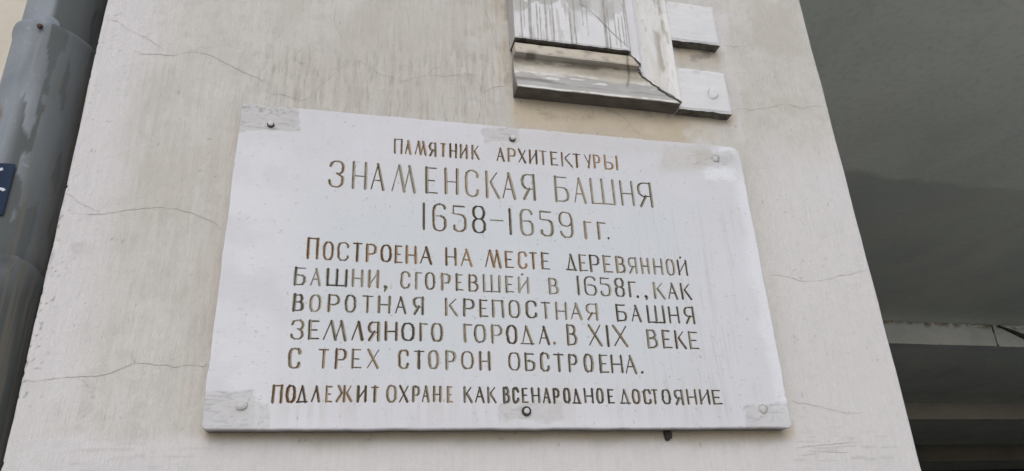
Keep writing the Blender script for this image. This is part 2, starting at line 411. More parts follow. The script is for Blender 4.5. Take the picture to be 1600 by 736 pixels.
    dirt_shade = np.maximum(dirt_shade, .28*sst(.76, .82, n4)*(1-sst(10, 160, de))*box(px, py, 0, 300, -20, 640, 10))
    dirt_shade = np.maximum(dirt_shade, .32*sst(.58, .76, fbm(X*300, Z*30, 3, 81))*box(px, py, 380, 790, 70, 205, 40))
    dirt_shade = np.maximum(dirt_shade, .28*sst(.60, .74, fbm(X*22, Z*260, 3, 91))*box(px, py, 1240, 1400, 675, 725, 16))
    dirt_shade = np.maximum(dirt_shade, .2*sst(.60, .76, fbm(X*18, Z*220, 3, 92))*box(px, py, 60, 330, 690, 740, 16))
    dirt_shade = np.maximum(dirt_shade, .7*sst(.50, .6, n3)*box(px, py, 1060, 1120, 76, 96, 7))
    dirt_shade = np.maximum(dirt_shade, .45*sst(.50, .64, n3*.6+n4*.4)*box(px, py, 800, 1075, 168, 186, 6))
    dirt_shade = np.maximum(dirt_shade, .40*sst(.48, .64, n3*.5+n2*.5)*box(px, py, 776, 800, -60, 160, 8))
    dirt_shade = np.maximum(dirt_shade, .5*sst(.83, .87, fbm(X*90, Z*90, 3, 171))*(py < 700))
    nr, nc = X.shape
    V = np.stack([X, Y, Z], -1).reshape(-1, 3); Fq = grid_faces(nr, nc)
    at_ = {'warm': warm, 'light': light, 'dirt_shade': dirt_shade, 'ochre': ochre}
    VV, FF, MI = [V], [Fq], [np.zeros(len(Fq), int)]
    off = len(V)
    for k, (pts, wm) in enumerate(cracks):
        v, f = ribbon(pts, wm*.70, 0.0, relief, k)
        VV.append(v); FF.append(f+off); MI.append(np.ones(len(f), int)); off += len(v)
    # the broken hole in the plaster just under the plaque
    hole = [(1036,673),(1046,673),(1049,678),(1049,685),(1046,686),(1044,689),(1041,689),(1039,687),(1037,680)]
    hp = np.array([at(a, b, 0) for a, b in hole]); hp[:, 1] = -.0008-relief(hp[:, 0], hp[:, 2])
    c = hp.mean(0)
    v = np.vstack([hp, c[None]]); n = len(hole)
    f = np.array([[i, (i+1) % n, n, n] for i in range(n)])
    extra = len(at_['warm'].ravel())
    V = np.vstack(VV); Fq = np.vstack(FF); MI = np.concatenate(MI)
    pad = len(V)-extra
    at_ = {k: np.concatenate([a.ravel(), np.zeros(pad)]) for k, a in at_.items()}
    o = link('tower_wall', raw_mesh('tower_wall', V, Fq, smooth=True, matidx=MI, attrs=at_), [M_WALL, M_CRACK])
    tag(o, 'cracked off-white plastered wall of the tower, behind the plaque', 'wall')
    return o, hp
wall, hole_pts = make_wall()

# small dark stub of a broken anchor hanging out of the plaster under the plaque
def make_anchor():
    c = hole_pts.mean(0)
    P = hole_pts.copy(); n = len(P)
    ring = [P+np.array([0, .004, 0]), c+(P-c)*1.0+np.array([0, -.004, 0]), c+(P-c)*.72+np.array([0, -.009, 0])]
    V = np.vstack(ring+[(c+np.array([0, -.0095, 0]))[None]])
    f = []
    for k in range(2):
        for i in range(n): f.append((k*n+i, k*n+(i+1) % n, (k+1)*n+(i+1) % n, (k+1)*n+i))
    for i in range(n): f.append((2*n+i, 2*n+(i+1) % n, 3*n))
    o = link('anchor_stub', raw_mesh('anchor_stub', V, f, origin=c), M_DARK, loc=c)
    tag(o, 'small black broken anchor stub poking out just below the plaque', 'anchor')
make_anchor()

# ------------------------------------------------------------------ side wall left of the pipe
YB = 0.26
bm = bmesh.new(); bm_box(bm, (-7.0, YB, 0), (XL+.0, YB+.4, 4.4))
tag(link('side_wall', bm_mesh('side_wall', bm), M_SIDE), 'beige plastered wall set back to the left of the drainpipe', 'wall')

# ------------------------------------------------------------------ covered passage on the right
HC = CAMZ + 2.20
Y1 = 2.20/.3536 - CAMY
Z1 = CAMZ + .3155*(Y1+CAMY); Y2 = (Z1-CAMZ)/.2195 - CAMY
Z2 = CAMZ + .194*(Y2+CAMY); Y3 = (Z2-CAMZ)/.155 - CAMY; Z3 = Z2-.28
XE = 19.0; YE = 14.0
bm = bmesh.new(); bm_box(bm, (XR+.004, .02, HC), (XE, YE, HC+.4))
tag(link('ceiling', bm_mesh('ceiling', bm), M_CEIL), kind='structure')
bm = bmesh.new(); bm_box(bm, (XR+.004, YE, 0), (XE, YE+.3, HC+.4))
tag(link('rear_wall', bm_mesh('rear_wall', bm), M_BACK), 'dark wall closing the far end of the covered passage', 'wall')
bm = bmesh.new(); bm_box(bm, (XE, .5, 0), (XE+.3, YE+.3, HC+.4))  # unseen wall, added to keep light out of the passage
tag(link('light_stop_wall', bm_mesh('light_stop_wall', bm), M_BACK), 'added unseen dark wall holding back light on the right of the passage', 'wall')
def beam_slab(name, x0, x1, y0, y1, z0, z1, parent, origin, mat, rub=0.0, seed=0):
    """a downstand: dense ragged front face plus soffit"""
    nx = max(8, int((x1-x0)/.03)); nz = 12
    xs = np.linspace(x0, x1, nx)
    top = z1 - np.maximum(0, fbm(xs*3.2, xs*0, 4, seed)-.45)*.05*(rub > 0)
    zz = np.linspace(0, 1, nz)
    X = np.tile(xs, (nz, 1)); Z = z0+(top[None]-z0)*zz[:, None]
    Y = y0 + (fbm(X*3, Z*9, 3, seed+3)-.5)*.02 + sst(.8, 1, zz)[:, None]*np.maximum(0, fbm(X*14, Z*14, 2, seed+5)-.4)*.08*(rub > 0)
    Xs = np.vstack([np.tile(xs, (1, 1)), X]); Ys = np.vstack([np.full((1, nx), y1), Y]); Zs = np.vstack([np.full((1, nx), z0), Z])
    # row over the top, back inside
    Xs = np.vstack([Xs, xs[None]]); Ys = np.vstack([Ys, np.full((1, nx), y1)]); Zs = np.vstack([Zs, top[None]+.002])
    a = np.zeros_like(Xs); a[1:-1] = rub*.95*sst(.80, .95, zz[:, None]+.25*(fbm(X*9, Z*0, 3, seed+8)-.5))*sst(.3, .5, fbm(X*16, Z*16, 3, seed+9))
    V = np.stack([Xs, Ys, Zs], -1).reshape(-1, 3); Fq = grid_faces(*Xs.shape)
    nr, nc = Xs.shape
    ends = [tuple(i*nc for i in range(nr)), tuple(i*nc+nc-1 for i in range(nr))[::-1]]
    faces = [tuple(q) for q in Fq] + ends
    return link(name, raw_mesh(name, V, faces, origin=origin, attrs={'rubble': a}), mat, parent)
root = empty('ceiling_beam', (1.4, Y1, Z1))
tag(root, 'nearest ceiling beam of the passage, pale face with a ragged top and a split', 'beam', 'ceiling beams of the covered passage')
d = ray(1556., 525.); xg = d[0]/d[1]*(Y1+CAMY)
beam_slab('beam_segment', XR+.005, xg-.020, Y1, Y1+.17, Z1, HC-.0, root, root.location, M_BEAM, 1.0, 4)
beam_slab('beam_segment', xg+.022, XE, Y1+.015, Y1+.17, Z1, HC-.0, root, root.location, M_BEAM, .5, 11)
bm = bmesh.new(); bm_box(bm, (XR+.005, Y1+.03, Z1+.002), (XE, Y2+.2, HC-.002))
link('beam_soffit', bm_mesh('beam_soffit', bm, root.location), M_CEIL, root)
bm = bmesh.new(); bm_box(bm, (xg-.03, Y1+.0225, Z1+.004), (xg+.03, Y1+.029, HC-.004))
link('joint_filler', bm_mesh('joint_filler', bm, root.location), M_DARK, root)
bm = bmesh.new(); bm_box(bm, (xg+.002, Y1+.004, Z1+.02), (xg+.016, Y1+.020, Z1+.15), .003, 1)
link('joint_batten', bm_mesh('joint_batten', bm, root.location), M_BEAM, root)
# dark strip standing in for the peeling plaster's shadow atop the right-hand segment
def strip():
    V = []; f = []
    n = 14
    for i in range(n):
        s = i/(n-1); x = xg+.07+s*.62; zt = HC-.012-.20*s**1.1; th = .006+.045*min(1, s*2.0)
        y = Y1-.012
        V += [(x, y, zt), (x, y, zt-th), (x, y+.03, zt-th), (x, y+.03, zt)]
    for i in range(n-1):
        a = i*4; b = a+4
        for k in range(4): f.append((a+k, a+(k+1) % 4, b+(k+1) % 4, b+k))
    f += [(0, 3, 2, 1), tuple(range((n-1)*4, n*4))]
    link('shadow_strip', raw_mesh('shadow_strip', V, f, origin=root.location), M_PEEL_SHADOW, root)
M_PEEL_SHADOW = mat_simple('peel_shadow_dark', (.045, .042, .034), (.085, .078, .06), 9, .9)
strip()
M_BEAM_SHADE2 = mat_beam(.50, .84); M_BEAM_SHADE3 = mat_beam(.22, .84)  # deeper beams: growing shade put into the concrete colour
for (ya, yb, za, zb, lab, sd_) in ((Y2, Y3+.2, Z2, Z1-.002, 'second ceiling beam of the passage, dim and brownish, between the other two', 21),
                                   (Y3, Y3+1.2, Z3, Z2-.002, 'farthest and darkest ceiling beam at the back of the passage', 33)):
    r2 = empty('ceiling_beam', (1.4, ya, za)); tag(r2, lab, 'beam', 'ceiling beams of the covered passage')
    beam_slab('beam_segment', XR+.005, XE, ya, ya+.05, za, zb, r2, r2.location, M_BEAM_SHADE2 if sd_ == 21 else M_BEAM_SHADE3, 0.0, sd_)
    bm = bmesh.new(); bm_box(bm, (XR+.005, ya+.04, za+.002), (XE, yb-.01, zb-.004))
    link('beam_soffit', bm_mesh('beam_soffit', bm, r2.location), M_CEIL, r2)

# ------------------------------------------------------------------ drainpipe
def pipe_axis():
    return 0.100
YP = 0.100                                    # axis behind the wall plane
def tangent_x(px, py, r, side):
    """axis x so that a vertical cylinder of radius r at depth YP has its silhouette through the measured point"""
    d = ray(float(px), float(py)); a = math.atan2(d[0], d[1])   # bearing from camera
    # distance from axis to the bearing line = r
    Yc = YP+CAMY
    # line direction (sin a, cos a); signed distance of (x,Yc): x*cos a - Yc*sin a
    return (Yc*math.sin(a) + (r if side == 'L' else -r))/math.cos(a)
RP = 0.088
XP = tangent_x(2, 120, RP, 'L')
RU = RP-.007
XPu = tangent_x(41, 0, RU, 'L')
def cyl_hit(px, py, r=RP, xc=None):
    xc = XP if xc is None else xc
    d = ray(float(px), float(py)); ox, oy = 0-xc, -CAMY-YP
    A = d[0]**2+d[1]**2; B = 2*(ox*d[0]+oy*d[1]); C = ox*ox+oy*oy-r*r
    D = max(B*B-4*A*C, 0); k = (-B-math.sqrt(D))/(2*A)
    p = d*k; return math.atan2(p[0]-xc, -(p[1]-YP-CAMY)), p[2]+CAMZ      # theta (0 faces street, + right), z
def section(name, z0, z1, prof, root, seed, notch=None, xc=XP):
    """prof: list of (z, r) rings from z0 to z1"""
    nth = 160
    th = np.linspace(-math.pi, math.pi, nth, endpoint=False)
    zs = np.array([p[0] for p in prof]); rs = np.array([p[1] for p in prof])
    zz = np.concatenate([np.linspace(a, b, max(2, int(abs(b-a)/.006)))[:-1] for a, b in zip(zs[:-1], zs[1:])]+[zs[-1:]])
    rr = np.interp(zz, zs, rs)
    T, Z = np.meshgrid(th, zz); R, _ = np.meshgrid(rr, zz); R = np.repeat(rr[:, None], nth, 1)
    R = R + (fbm(T*2+9, Z*5, 3, seed)-.5)*.0035 - .0025*sst(.62, .80, fbm(T*1.6+3, Z*7, 2, seed+13))
    if notch is not None: Z = Z + notch(T)*sst(zs.max()-.16, zs.max()-.02, Z)
    X = xc+R*np.sin(T); Y = YP-R*np.cos(T)
    px, py = photo(X, Y, Z)
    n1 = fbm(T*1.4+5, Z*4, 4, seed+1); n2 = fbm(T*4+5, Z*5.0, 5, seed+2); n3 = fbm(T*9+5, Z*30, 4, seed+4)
    stain_shade = np.zeros_like(X)
    # gap shade and stains put into the colour, the edge running in drips
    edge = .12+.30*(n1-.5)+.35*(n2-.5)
    if seed == 1: stain_shade = sst(edge-.16, edge+.10, T)*.88
    else: stain_shade = sst(.50, .57, n2*.35+n1*.65+.10*np.clip(T-.35, -1, 1)-.12*sst(2.70, 2.85, Z))*sst(-.35, .35, T)*.62
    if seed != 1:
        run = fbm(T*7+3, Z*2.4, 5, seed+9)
        stain_shade = np.maximum(stain_shade*.6, .66*sst(-.20, .55, T+.6*(n1-.5)))
        stain_shade = np.maximum(stain_shade, .42*sst(.52, .64, run*.55+n1*.45+.12*np.clip(T-.1, -.6, .5))*sst(-.45, .0, T))
        stain_shade = np.maximum(stain_shade, .62*sst(.50, .55, n1*.6+n3*.4)*sst(210, 330, py))
        stain_shade = np.maximum(stain_shade, .95*sst(340, 470, py)*sst(.22, .55, n1+.18))
        stain_shade = np.maximum(stain_shade, .9*sst(.535, .57, fbm(T*5+1, Z*9, 5, seed+19))*sst(380, 430, py))
        stain_shade = np.maximum(stain_shade, .85*sst(.57, .60, fbm(T*3+11, Z*4.5, 5, seed+23))*sst(-.3, .1, T)*(py < 420))
    mud = .8*sst(.52, .60, fbm(T*16+3, Z*2.2, 4, seed+6))*sst(.25, .6, T)*(seed != 1)*sst(90, 140, py)
    rust = .9*box(px, py, -4, 3, 165, 185, 4)*sst(.4, .55, n3)
    nr, nc = X.shape
    V = np.stack([X, Y, Z], -1).reshape(-1, 3)
    i = np.arange(nr*nc).reshape(nr, nc); j = np.roll(i, -1, 1)
    Fq = np.stack([i[:-1], j[:-1], j[1:], i[1:]], -1).reshape(-1, 4)
    return link(name, raw_mesh(name, V, Fq, origin=root.location, smooth=True, attrs={'stain_shade': stain_shade, 'mud': mud, 'rust': rust}), M_PIPE, root)
proot = empty('drainpipe', (XP, YP, 0))
tag(proot, 'grey weathered zinc drainpipe running up the left corner of the tower', 'drainpipe')
th_b, z_b = cyl_hit(64, 43)
zj = cyl_hit(80, 45)[1]                      # socket rim
z2j = cyl_hit(30, 413)[1]
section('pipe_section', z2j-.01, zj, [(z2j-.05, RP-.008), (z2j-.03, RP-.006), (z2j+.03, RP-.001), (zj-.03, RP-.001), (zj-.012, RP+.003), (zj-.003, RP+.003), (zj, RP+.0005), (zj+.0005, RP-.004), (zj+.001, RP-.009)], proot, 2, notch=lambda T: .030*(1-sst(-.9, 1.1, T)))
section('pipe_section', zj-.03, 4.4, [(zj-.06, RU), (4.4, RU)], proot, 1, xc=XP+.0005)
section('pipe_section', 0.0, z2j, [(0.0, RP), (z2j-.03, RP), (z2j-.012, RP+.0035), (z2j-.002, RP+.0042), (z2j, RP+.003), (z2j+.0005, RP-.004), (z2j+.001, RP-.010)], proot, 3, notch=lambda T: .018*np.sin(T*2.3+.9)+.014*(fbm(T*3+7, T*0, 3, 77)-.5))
# pulled-out lug with its rusty rivet at the socket
def lug():
    n = 28; V = []; f = []; rows = 14
    # raised lip around the rivet, blending into the pipe
    for i in range(rows+1):
        for k in range(n+1):
            a = (k/n-.5)*2; b = (i/rows-.5)*2
            th = th_b+.05+a*.50; z = z_b+.006+b*.040
            h = .0165*math.exp(-3.2*a*a)*math.exp(-2.6*(b-.15)**2)*(1-a**4)*(1-b**4)
            r = RP-.0095+h
            V.append((XP+r*math.sin(th), YP-r*math.cos(th), z-.004*a))
    for i in range(rows):
        for k in range(n):
            q = i*(n+1)+k; f.append((q, q+1, q+n+2, q+n+1))
    link('lug', raw_mesh('lug', V, f, origin=proot.location, smooth=True, attrs={'stain_shade': [0.0]*len(V), 'mud': [0.0]*len(V), 'rust': [0.0]*len(V)}), M_PIPE, proot)
    bm = bmesh.new(); bmesh.ops.create_cone(bm, cap_ends=True, segments=20, radius1=.0062, radius2=.0046, depth=.006)
    bmesh.ops.bevel(bm, geom=[e for e in bm.edges], offset=.001, segments=1, affect='EDGES')
    r = RP+.0068
    c = Vector((XP+r*math.sin(th_b), YP-r*math.cos(th_b), z_b-.001))
    nrm = Vector((math.sin(th_b), -math.cos(th_b), -.15)).normalized()
    bmesh.ops.transform(bm, matrix=Matrix.Translation(c) @ nrm.to_track_quat('Z', 'Y').to_matrix().to_4x4(), verts=bm.verts)
    link('rivet', bm_mesh('rivet', bm, proot.location, True), M_RUST, proot)
lug()
# navy sticker on the pipe, only its right end is in view
def sticker():
    tr, zt = cyl_hit(25, 258); _, zb = cyl_hit(6, 337)
    tl = tr-1.35
    n = 24
    def patch(th0, th1, z0, z1, r, sag=0):
        V = []; f = []
        for k in range(n+1):
            th = th0+(th1-th0)*k/n
            for (z, rr) in ((z0, r), (z1, r), (z1, r-.0012), (z0, r-.0012)): V.append((XP+rr*math.sin(th), YP-rr*math.cos(th), z))
        for k in range(n):
            a = k*4; b = a+4
            for q in range(4): f.append((a+q, b+q, b+(q+1) % 4, a+(q+1) % 4))
        f += [(0, 1, 2, 3), (n*4+3, n*4+2, n*4+1, n*4)]
        return V, f
    org = (XP, YP, zb)
    V, f = patch(tl, tr, zb, zt, RP+.0040)
    o = link('sticker', raw_mesh('sticker', V, f, origin=org), M_SIGN, loc=org)
    tag(o, 'navy blue sticker with white lettering on the grey drainpipe', 'sticker')
    def stroke(pts, wd):
        P = []
        for (a, b) in pts:
            th, z = cyl_hit(a, b, RP+.0046); P.append((th*RP, z))
        P = np.array(P); T = np.gradient(P, axis=0); T /= np.linalg.norm(T, axis=1)[:, None]; N = np.stack([-T[:, 1], T[:, 0]], 1)
        V = []; f = []
        for (p, q) in zip(P, N):
            for s in (1, -1):
                u = p+q*s*wd/2; V.append((XP+(RP+.0046)*math.sin(u[0]/RP), YP-(RP+.0046)*math.cos(u[0]/RP), u[1]))
        for k in range(len(P)-1): f.append((2*k, 2*k+1, 2*k+3, 2*k+2))
        link('lettering', raw_mesh('lettering', V, f, origin=org), M_LET, o)
    stroke([(-14, 267), (-10, 267), (-6, 266), (-2, 265.5), (1, 264.7), (4.5, 263.5)], .0062)
    stroke([(-14, 296), (-9, 295), (-4, 294.6), (0, 294.8), (3, 295.3), (5, 296.2), (6.3, 298)], .0058)
sticker()

# ------------------------------------------------------------------ moulded frame above the plaque
PT = .056                                    # panel stands this far in front of the wall
prof = [(.0030, .012), (.0060, .012), (.0064, .0425), (.008, .044), (.030, .044), (.034, .0425), (.035, .024), (.045, .021), (.062, .021),
        (.078, .024), (.096, .031), (.113, .038), (.130, .0455), (.134, .047), (.136, .0455), (.1365, .0)]
zpan = at(805, 58, PT)[2]; xpanL = at(805, 58, PT)[0]; xpanR = at(985, 78, PT)[0]
zpan2 = at(985, 78, PT)[2]; zpan = (zpan+zpan2)/2
zlip = (at(803, 135, .047)[2]+at(1065, 160, .047)[2])/2; xlip = at(1065, 160, .047)[0]
kz = (zpan-zlip)/.135; kx = (xlip-xpanR)/.135
ZTOP = 4.2
mroot = empty('wall_moulding', ((xpanL+xpanR)/2, 0, zlip))
tag(mroot, 'weathered white moulded frame with drip-stained panel and cracked mitre, above the plaque', 'moulding')
def panel():
    zs = nonuni(zpan, ZTOP, zpan, zpan+.32, .0016, .15); xs = np.arange(xpanL, xpanR+.0008, .0016)
    X, Z = np.meshgrid(xs, zs)
    Y = -PT-(fbm(X*12, Z*12, 4, 5)-.5)*.0022
    px, py = photo(X, Y, Z)
    e = np.minimum(np.minimum(X-xs[0], xs[-1]-X), Z-zs[0]); Y = Y+.002*(1-sst(0, .004, e))
    Z = Z+np.where(Z < zpan+.001, (fbm(X*60, X*0, 3, 6)-.5)*.0035, 0)
    gx = px-.18*0
    drip = np.zeros_like(X); r = np.random.RandomState(3)
    dl = [(816,0,60,2.0),(821,2,44,1.0),(830,0,60,4.5),(841,6,62,1.8),(846,12,62,1.6),(855,0,64,3.0),(866,0,64,2.0),(862,14,40,1.0),(893,10,70,2.4),(900,0,70,2.2),(913,-10,40,1.2),(920,2,56,.9),(948,0,77,3.6),(953,10,77,2.0),(946,30,75,1.6),(963,22,70,1.6),(969,28,74,1.8),(975,26,70,1.3),(979,6,72,1.6),(886,8,20,1.2)]
    for (a, y0, y1, wd) in dl:
        lean = .045*(py-30)*np.sign(1)
        cxl = a+(py-60)*.115*(a-670)/300.+ (vnoise(py*.09, py*0+a, 8)-.5)*.7
        drip = np.maximum(drip, (1-sst(wd*.35, wd*.75, np.abs(px-cxl)))*sst(y0-5, y0+2, py)*(1-sst(y1-2, y1+2, py))*(.55+.5*vnoise(py*.2, py*0+a, 4)))
    n1 = fbm(X*26, Z*26, 4, 12)
    grey = .9*sst(.46, .52, n1+.016*(10-py))*(py < 34)*box(px, py, 800, 925, -300, 18, 6)
    grey = np.maximum(grey, .55*sst(.52, .60, fbm(X*120, Z*14, 3, 15))*box(px, py, 806, 905, -60, 66, 8))
    grey = np.maximum(grey, .85*sst(.42, .5, n1)*box(px, py, 935, 962, -60, 32, 6))
    grey = np.maximum(grey, .5*sst(.45, .55, n1)*box(px, py, 905, 982, -300, 24, 8))
    grey = np.maximum(grey, .8*sst(.44, .56, n1)*(py < 0))
    nr, nc = X.shape
    V = np.stack([X, Y, Z], -1).reshape(-1, 3); Fq = grid_faces(nr, nc)
    b = list(range(nc)) ; rgt = [i*nc+nc-1 for i in range(nr)]; tp = [nr*nc-1-i for i in range(nc)]; lf = [i*nc for i in range(nr)][::-1]
    loop = b+rgt[1:]+tp[1:]+lf[1:-1]
    back = V[loop].copy(); back[:, 1] = -.001; k = len(V); n = len(loop)
    sidef = np.array([[loop[i], k+i, k+(i+1) % n, loop[(i+1) % n]] for i in range(n)])
    V = np.vstack([V, back]); A = {'drip': np.concatenate([drip.ravel(), np.zeros(n)]), 'grey': np.concatenate([grey.ravel(), np.full(n, .3)])}
    VV, FF, MI = [V], [Fq, sidef], [np.concatenate([np.zeros(len(Fq), int), np.where(np.arange(n) < nc-1, 3, 2)])]; off = len(V)  # panel underside: shadow gap put into the colour
    for j, (pts, wm) in enumerate([([(901,-8),(910,6),(920,14),(935,28),(950,44),(965,58),(976,68),(984,76)], 1.6), ([(903,4),(912,11),(921,19)], 1.2)]):
        v, f = ribbon(pts, wm, PT+.0012, None, 60+j, .5); VV.append(v); FF.append(f+off); MI.append(np.ones(len(f), int)); off += len(v)
    V = np.vstack(VV); pad = off-len(A['drip'])
    A = {q: np.concatenate([a, np.zeros(pad)]) for q, a in A.items()}
    link('panel', raw_mesh('panel', V, np.vstack(FF), origin=mroot.location, smooth=False, matidx=np.concatenate(MI), attrs=A), [M_WHITE, M_CRACK, M_WALL, M_UNDERSHADE], mroot)
panel()
def fine_prof(step=.0025):
    out = []
    for (a, b) in zip(prof[:-1], prof[1:]):
        L = math.hypot(b[0]-a[0], b[1]-a[1]); k = max(1, int(L/step))
        for i in range(k): out.append((a[0]+(b[0]-a[0])*i/k, a[1]+(b[1]-a[1])*i/k))
    out.append(prof[-1]); return np.array(out)
FP = fine_prof()
def mitre_jag(o):
    return (fbm(o*70, o*0, 3, 77)-.5)*.020*sst(.0, .03, o)*(1-sst(.12, .136, o)) 
def rail():
    o = FP[:, 0]; t = FP[:, 1]
    ns = 130; s = np.linspace(0, 1, ns)
    xe = xpanR+o*kx-.0020-.0030*(fbm(o*90, o*0, 2, 13)) + mitre_jag(o)
    O, Sg = np.meshgrid(o, s, indexing='ij'); T = np.repeat(t[:, None], ns, 1); XE_ = np.repeat(xe[:, None], ns, 1)
    X = xpanL+.002+(XE_-xpanL-.002)*Sg
    Z = zpan-O*kz + (fbm(X*9, O*4, 3, 15)-.5)*.003*(O > .01)
    T2 = T-(fbm(X*25, O*60, 4, 14)-.5)*.0035*(T > .01)
    px, py = photo(X, -T2, Z)
    dirt_shade = .75*sst(.44, .58, fbm(X*18, O*60, 5, 18))*sst(.033, .036, O)*(1-sst(.040, .058, O))  # hollow below the fillet: overhang shade and dirt put into the colour
    dirt_shade = np.maximum(dirt_shade, .8*sst(.42, .55, fbm(X*60, O*60, 3, 19))*box(px, py, 800, 838, 80, 98, 6))
    dirt_shade = np.maximum(dirt_shade, .75*(1-sst(1.2, 2.6, np.abs(px-(982-(py-80)*.02+1.5*np.sin(py*.12)))))*sst(75, 84, py)*(1-sst(128, 142, py)))
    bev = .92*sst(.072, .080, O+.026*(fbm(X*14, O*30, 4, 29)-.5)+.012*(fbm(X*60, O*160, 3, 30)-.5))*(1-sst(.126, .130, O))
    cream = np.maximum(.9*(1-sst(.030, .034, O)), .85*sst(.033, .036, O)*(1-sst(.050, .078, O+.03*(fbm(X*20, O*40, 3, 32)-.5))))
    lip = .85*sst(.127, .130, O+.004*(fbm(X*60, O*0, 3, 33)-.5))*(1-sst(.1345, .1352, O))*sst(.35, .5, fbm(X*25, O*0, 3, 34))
    lip = np.maximum(lip, .75*sst(.56, .60, fbm(X*22, O*110, 4, 35))*sst(.068, .074, O)*(1-sst(.092, .10, O)))
    dirt_shade = np.maximum(dirt_shade, .30*(1-sst(.036, .044, O))*(O > .034)+.38*sst(.3, .6, fbm(X*12, O*50, 4, 31))*sst(.034, .036, O)*(1-sst(.05, .085, O)))
    dirt_shade = np.maximum(dirt_shade, .55*sst(.52, .60, fbm(X*9, O*150, 4, 23))*sst(.084, .092, O)*(1-sst(.105, .12, O)))
    dirt_shade = np.maximum(dirt_shade, 1.0*sst(.1350, .1354, O))  # rail underside: shade put into the colour
    dirt_shade = np.maximum(dirt_shade, .35*sst(.55, .68, fbm(X*40, O*90, 4, 36))*(O < .034))
    V = np.stack([X, -T2, Z], -1).reshape(-1, 3); Fq = grid_faces(len(o), ns)
    nr, nc = X.shape
    faces = [tuple(q) for q in Fq]+[tuple(i*nc for i in range(nr)), tuple(i*nc+nc-1 for i in range(nr))[::-1]]
    link('bottom_rail', raw_mesh('bottom_rail', V, faces, origin=mroot.location, attrs={'dirt_shade': dirt_shade, 'bevel': bev, 'cream': cream, 'lip': lip}), M_MOULD, mroot)
def stile():
    o = FP[:, 0]; t = FP[:, 1]-.0006
    zz = nonuni(0, 1, 0, .26, .004, .05)
    zstart = zpan-(o*kx+0)*kz/kx + .0022+.0030*(fbm(o*90, o*0, 2, 43)) - mitre_jag(o)*kz/kx*-1*-1
    O, Sg = np.meshgrid(o, zz, indexing='ij'); T = np.repeat(t[:, None], len(zz), 1)
    X = xpanR+O*kx+(fbm(Sg*9, O*4, 3, 45)-.5)*.003*(O > .01)+.0008
    Z = zstart[:, None]+(ZTOP-zstart[:, None])*Sg
    T2 = T-(fbm(Z*25, O*60, 4, 44)-.5)*.0030*(T > .01)
    lav = .9*(1-sst(.046, .058, O+.012*(fbm(Z*9, O*30, 3, 47)-.5)))
    lip = .9*sst(.50, .56, fbm(O*110, Z*26, 4, 49))*sst(.104, .118, O)
    lip = np.maximum(lip, .7*sst(.128, .131, O))
    dirt_shade = .18*sst(.032, .0345, O)*(1-sst(.036, .040, O))
    dirt_shade = np.maximum(dirt_shade, .8*sst(.1350, .1356, O))
    dirt_shade = np.maximum(dirt_shade, .85*sst(.46, .56, fbm(O*60, Z*9, 4, 48))*sst(.085, .10, O)*(1-sst(.122, .130, O)))
    V = np.stack([X, -T2, Z], -1).reshape(-1, 3); Fq = grid_faces(len(o), len(zz))[:, ::-1]
    nr, nc = X.shape
    faces = [tuple(q) for q in Fq]+[tuple(i*nc for i in range(nr))[::-1], tuple(i*nc+nc-1 for i in range(nr))]
    link('side_rail', raw_mesh('side_rail', V, faces, origin=mroot.location, attrs={'dirt_shade': dirt_shade, 'lav': lav, 'lip': lip}), M_MOULD2, mroot)
def mat_mould2():
    n = NT('flaking_lime_paint')
    st = n.noise(30, 6, .65, (1, 1, .22), .4); fl = n.noise(60, 6, .7, (1, 1, .4)); fine = n.noise(320, 4, .6)
    s = n.sep()
    c = n.mix(n.rng(st, .38, .62), (.585, .578, .575), (.525, .505, .470))
    c = n.mix(n.math('MULTIPLY', n.rng(fl, .57, .63), .8), c, (.44, .415, .365))
    c = n.mix(n.rng(n.noise(150, 3), .69, .74, 0, .6), c, (.22, .20, .18))
    c = n.mix(n.attr('lav'), c, n.mix(n.rng(st, .3, .7), (.575, .567, .585), (.535, .527, .535)))
    c = n.mix(n.attr('dirt_shade'), c, (.33, .31, .265))
    c = n.mix(n.attr('lip'), c, (.64, .632, .62))
    return n.out(c, .9, n.bump(n.math('ADD', n.math('MULTIPLY', fl, 1.2), n.math('MULTIPLY', fine, .35)), .6, .002), spec=.2)
M_MOULD2 = mat_mould2()
rail(); stile()
def mitre_crack():
    r = np.random.RandomState(9); o = FP[2:-2, 0]; t = FP[2:-2, 1]
    tt = np.interp(np.linspace(0, 1, 60), np.linspace(0, 1, len(o)), t); oo = np.linspace(.008, .1355, 60)
    tt = np.interp(oo, o, t)
    for k in range(2, 58): tt[k] = max(tt[k], t[np.abs(o-oo[k]) < .003].max() if (np.abs(o-oo[k]) < .003).any() else tt[k])
    jx = mitre_jag(oo); wd = (.0012+.0030*vnoise(oo*120, oo*0, 3)+.0020*sst(.075, .10, oo))*.5*np.minimum(1, np.minimum(oo-.006, .138-oo)*120)
    x = xpanR+oo*kx+jx; z = zpan-oo*kz
    V = np.empty((120, 3)); q = .7071
    V[0::2] = np.stack([x-wd*q*1.3, -tt-.0012, z-wd*q*1.3], -1); V[1::2] = np.stack([x+wd*q*1.3, -tt-.0012, z+wd*q*1.3], -1)
    i = np.arange(59)*2
    link('mitre_crack', raw_mesh('mitre_crack', V, np.stack([i, i+1, i+3, i+2], -1), origin=mroot.location), M_DARK, mroot)
mitre_crack()

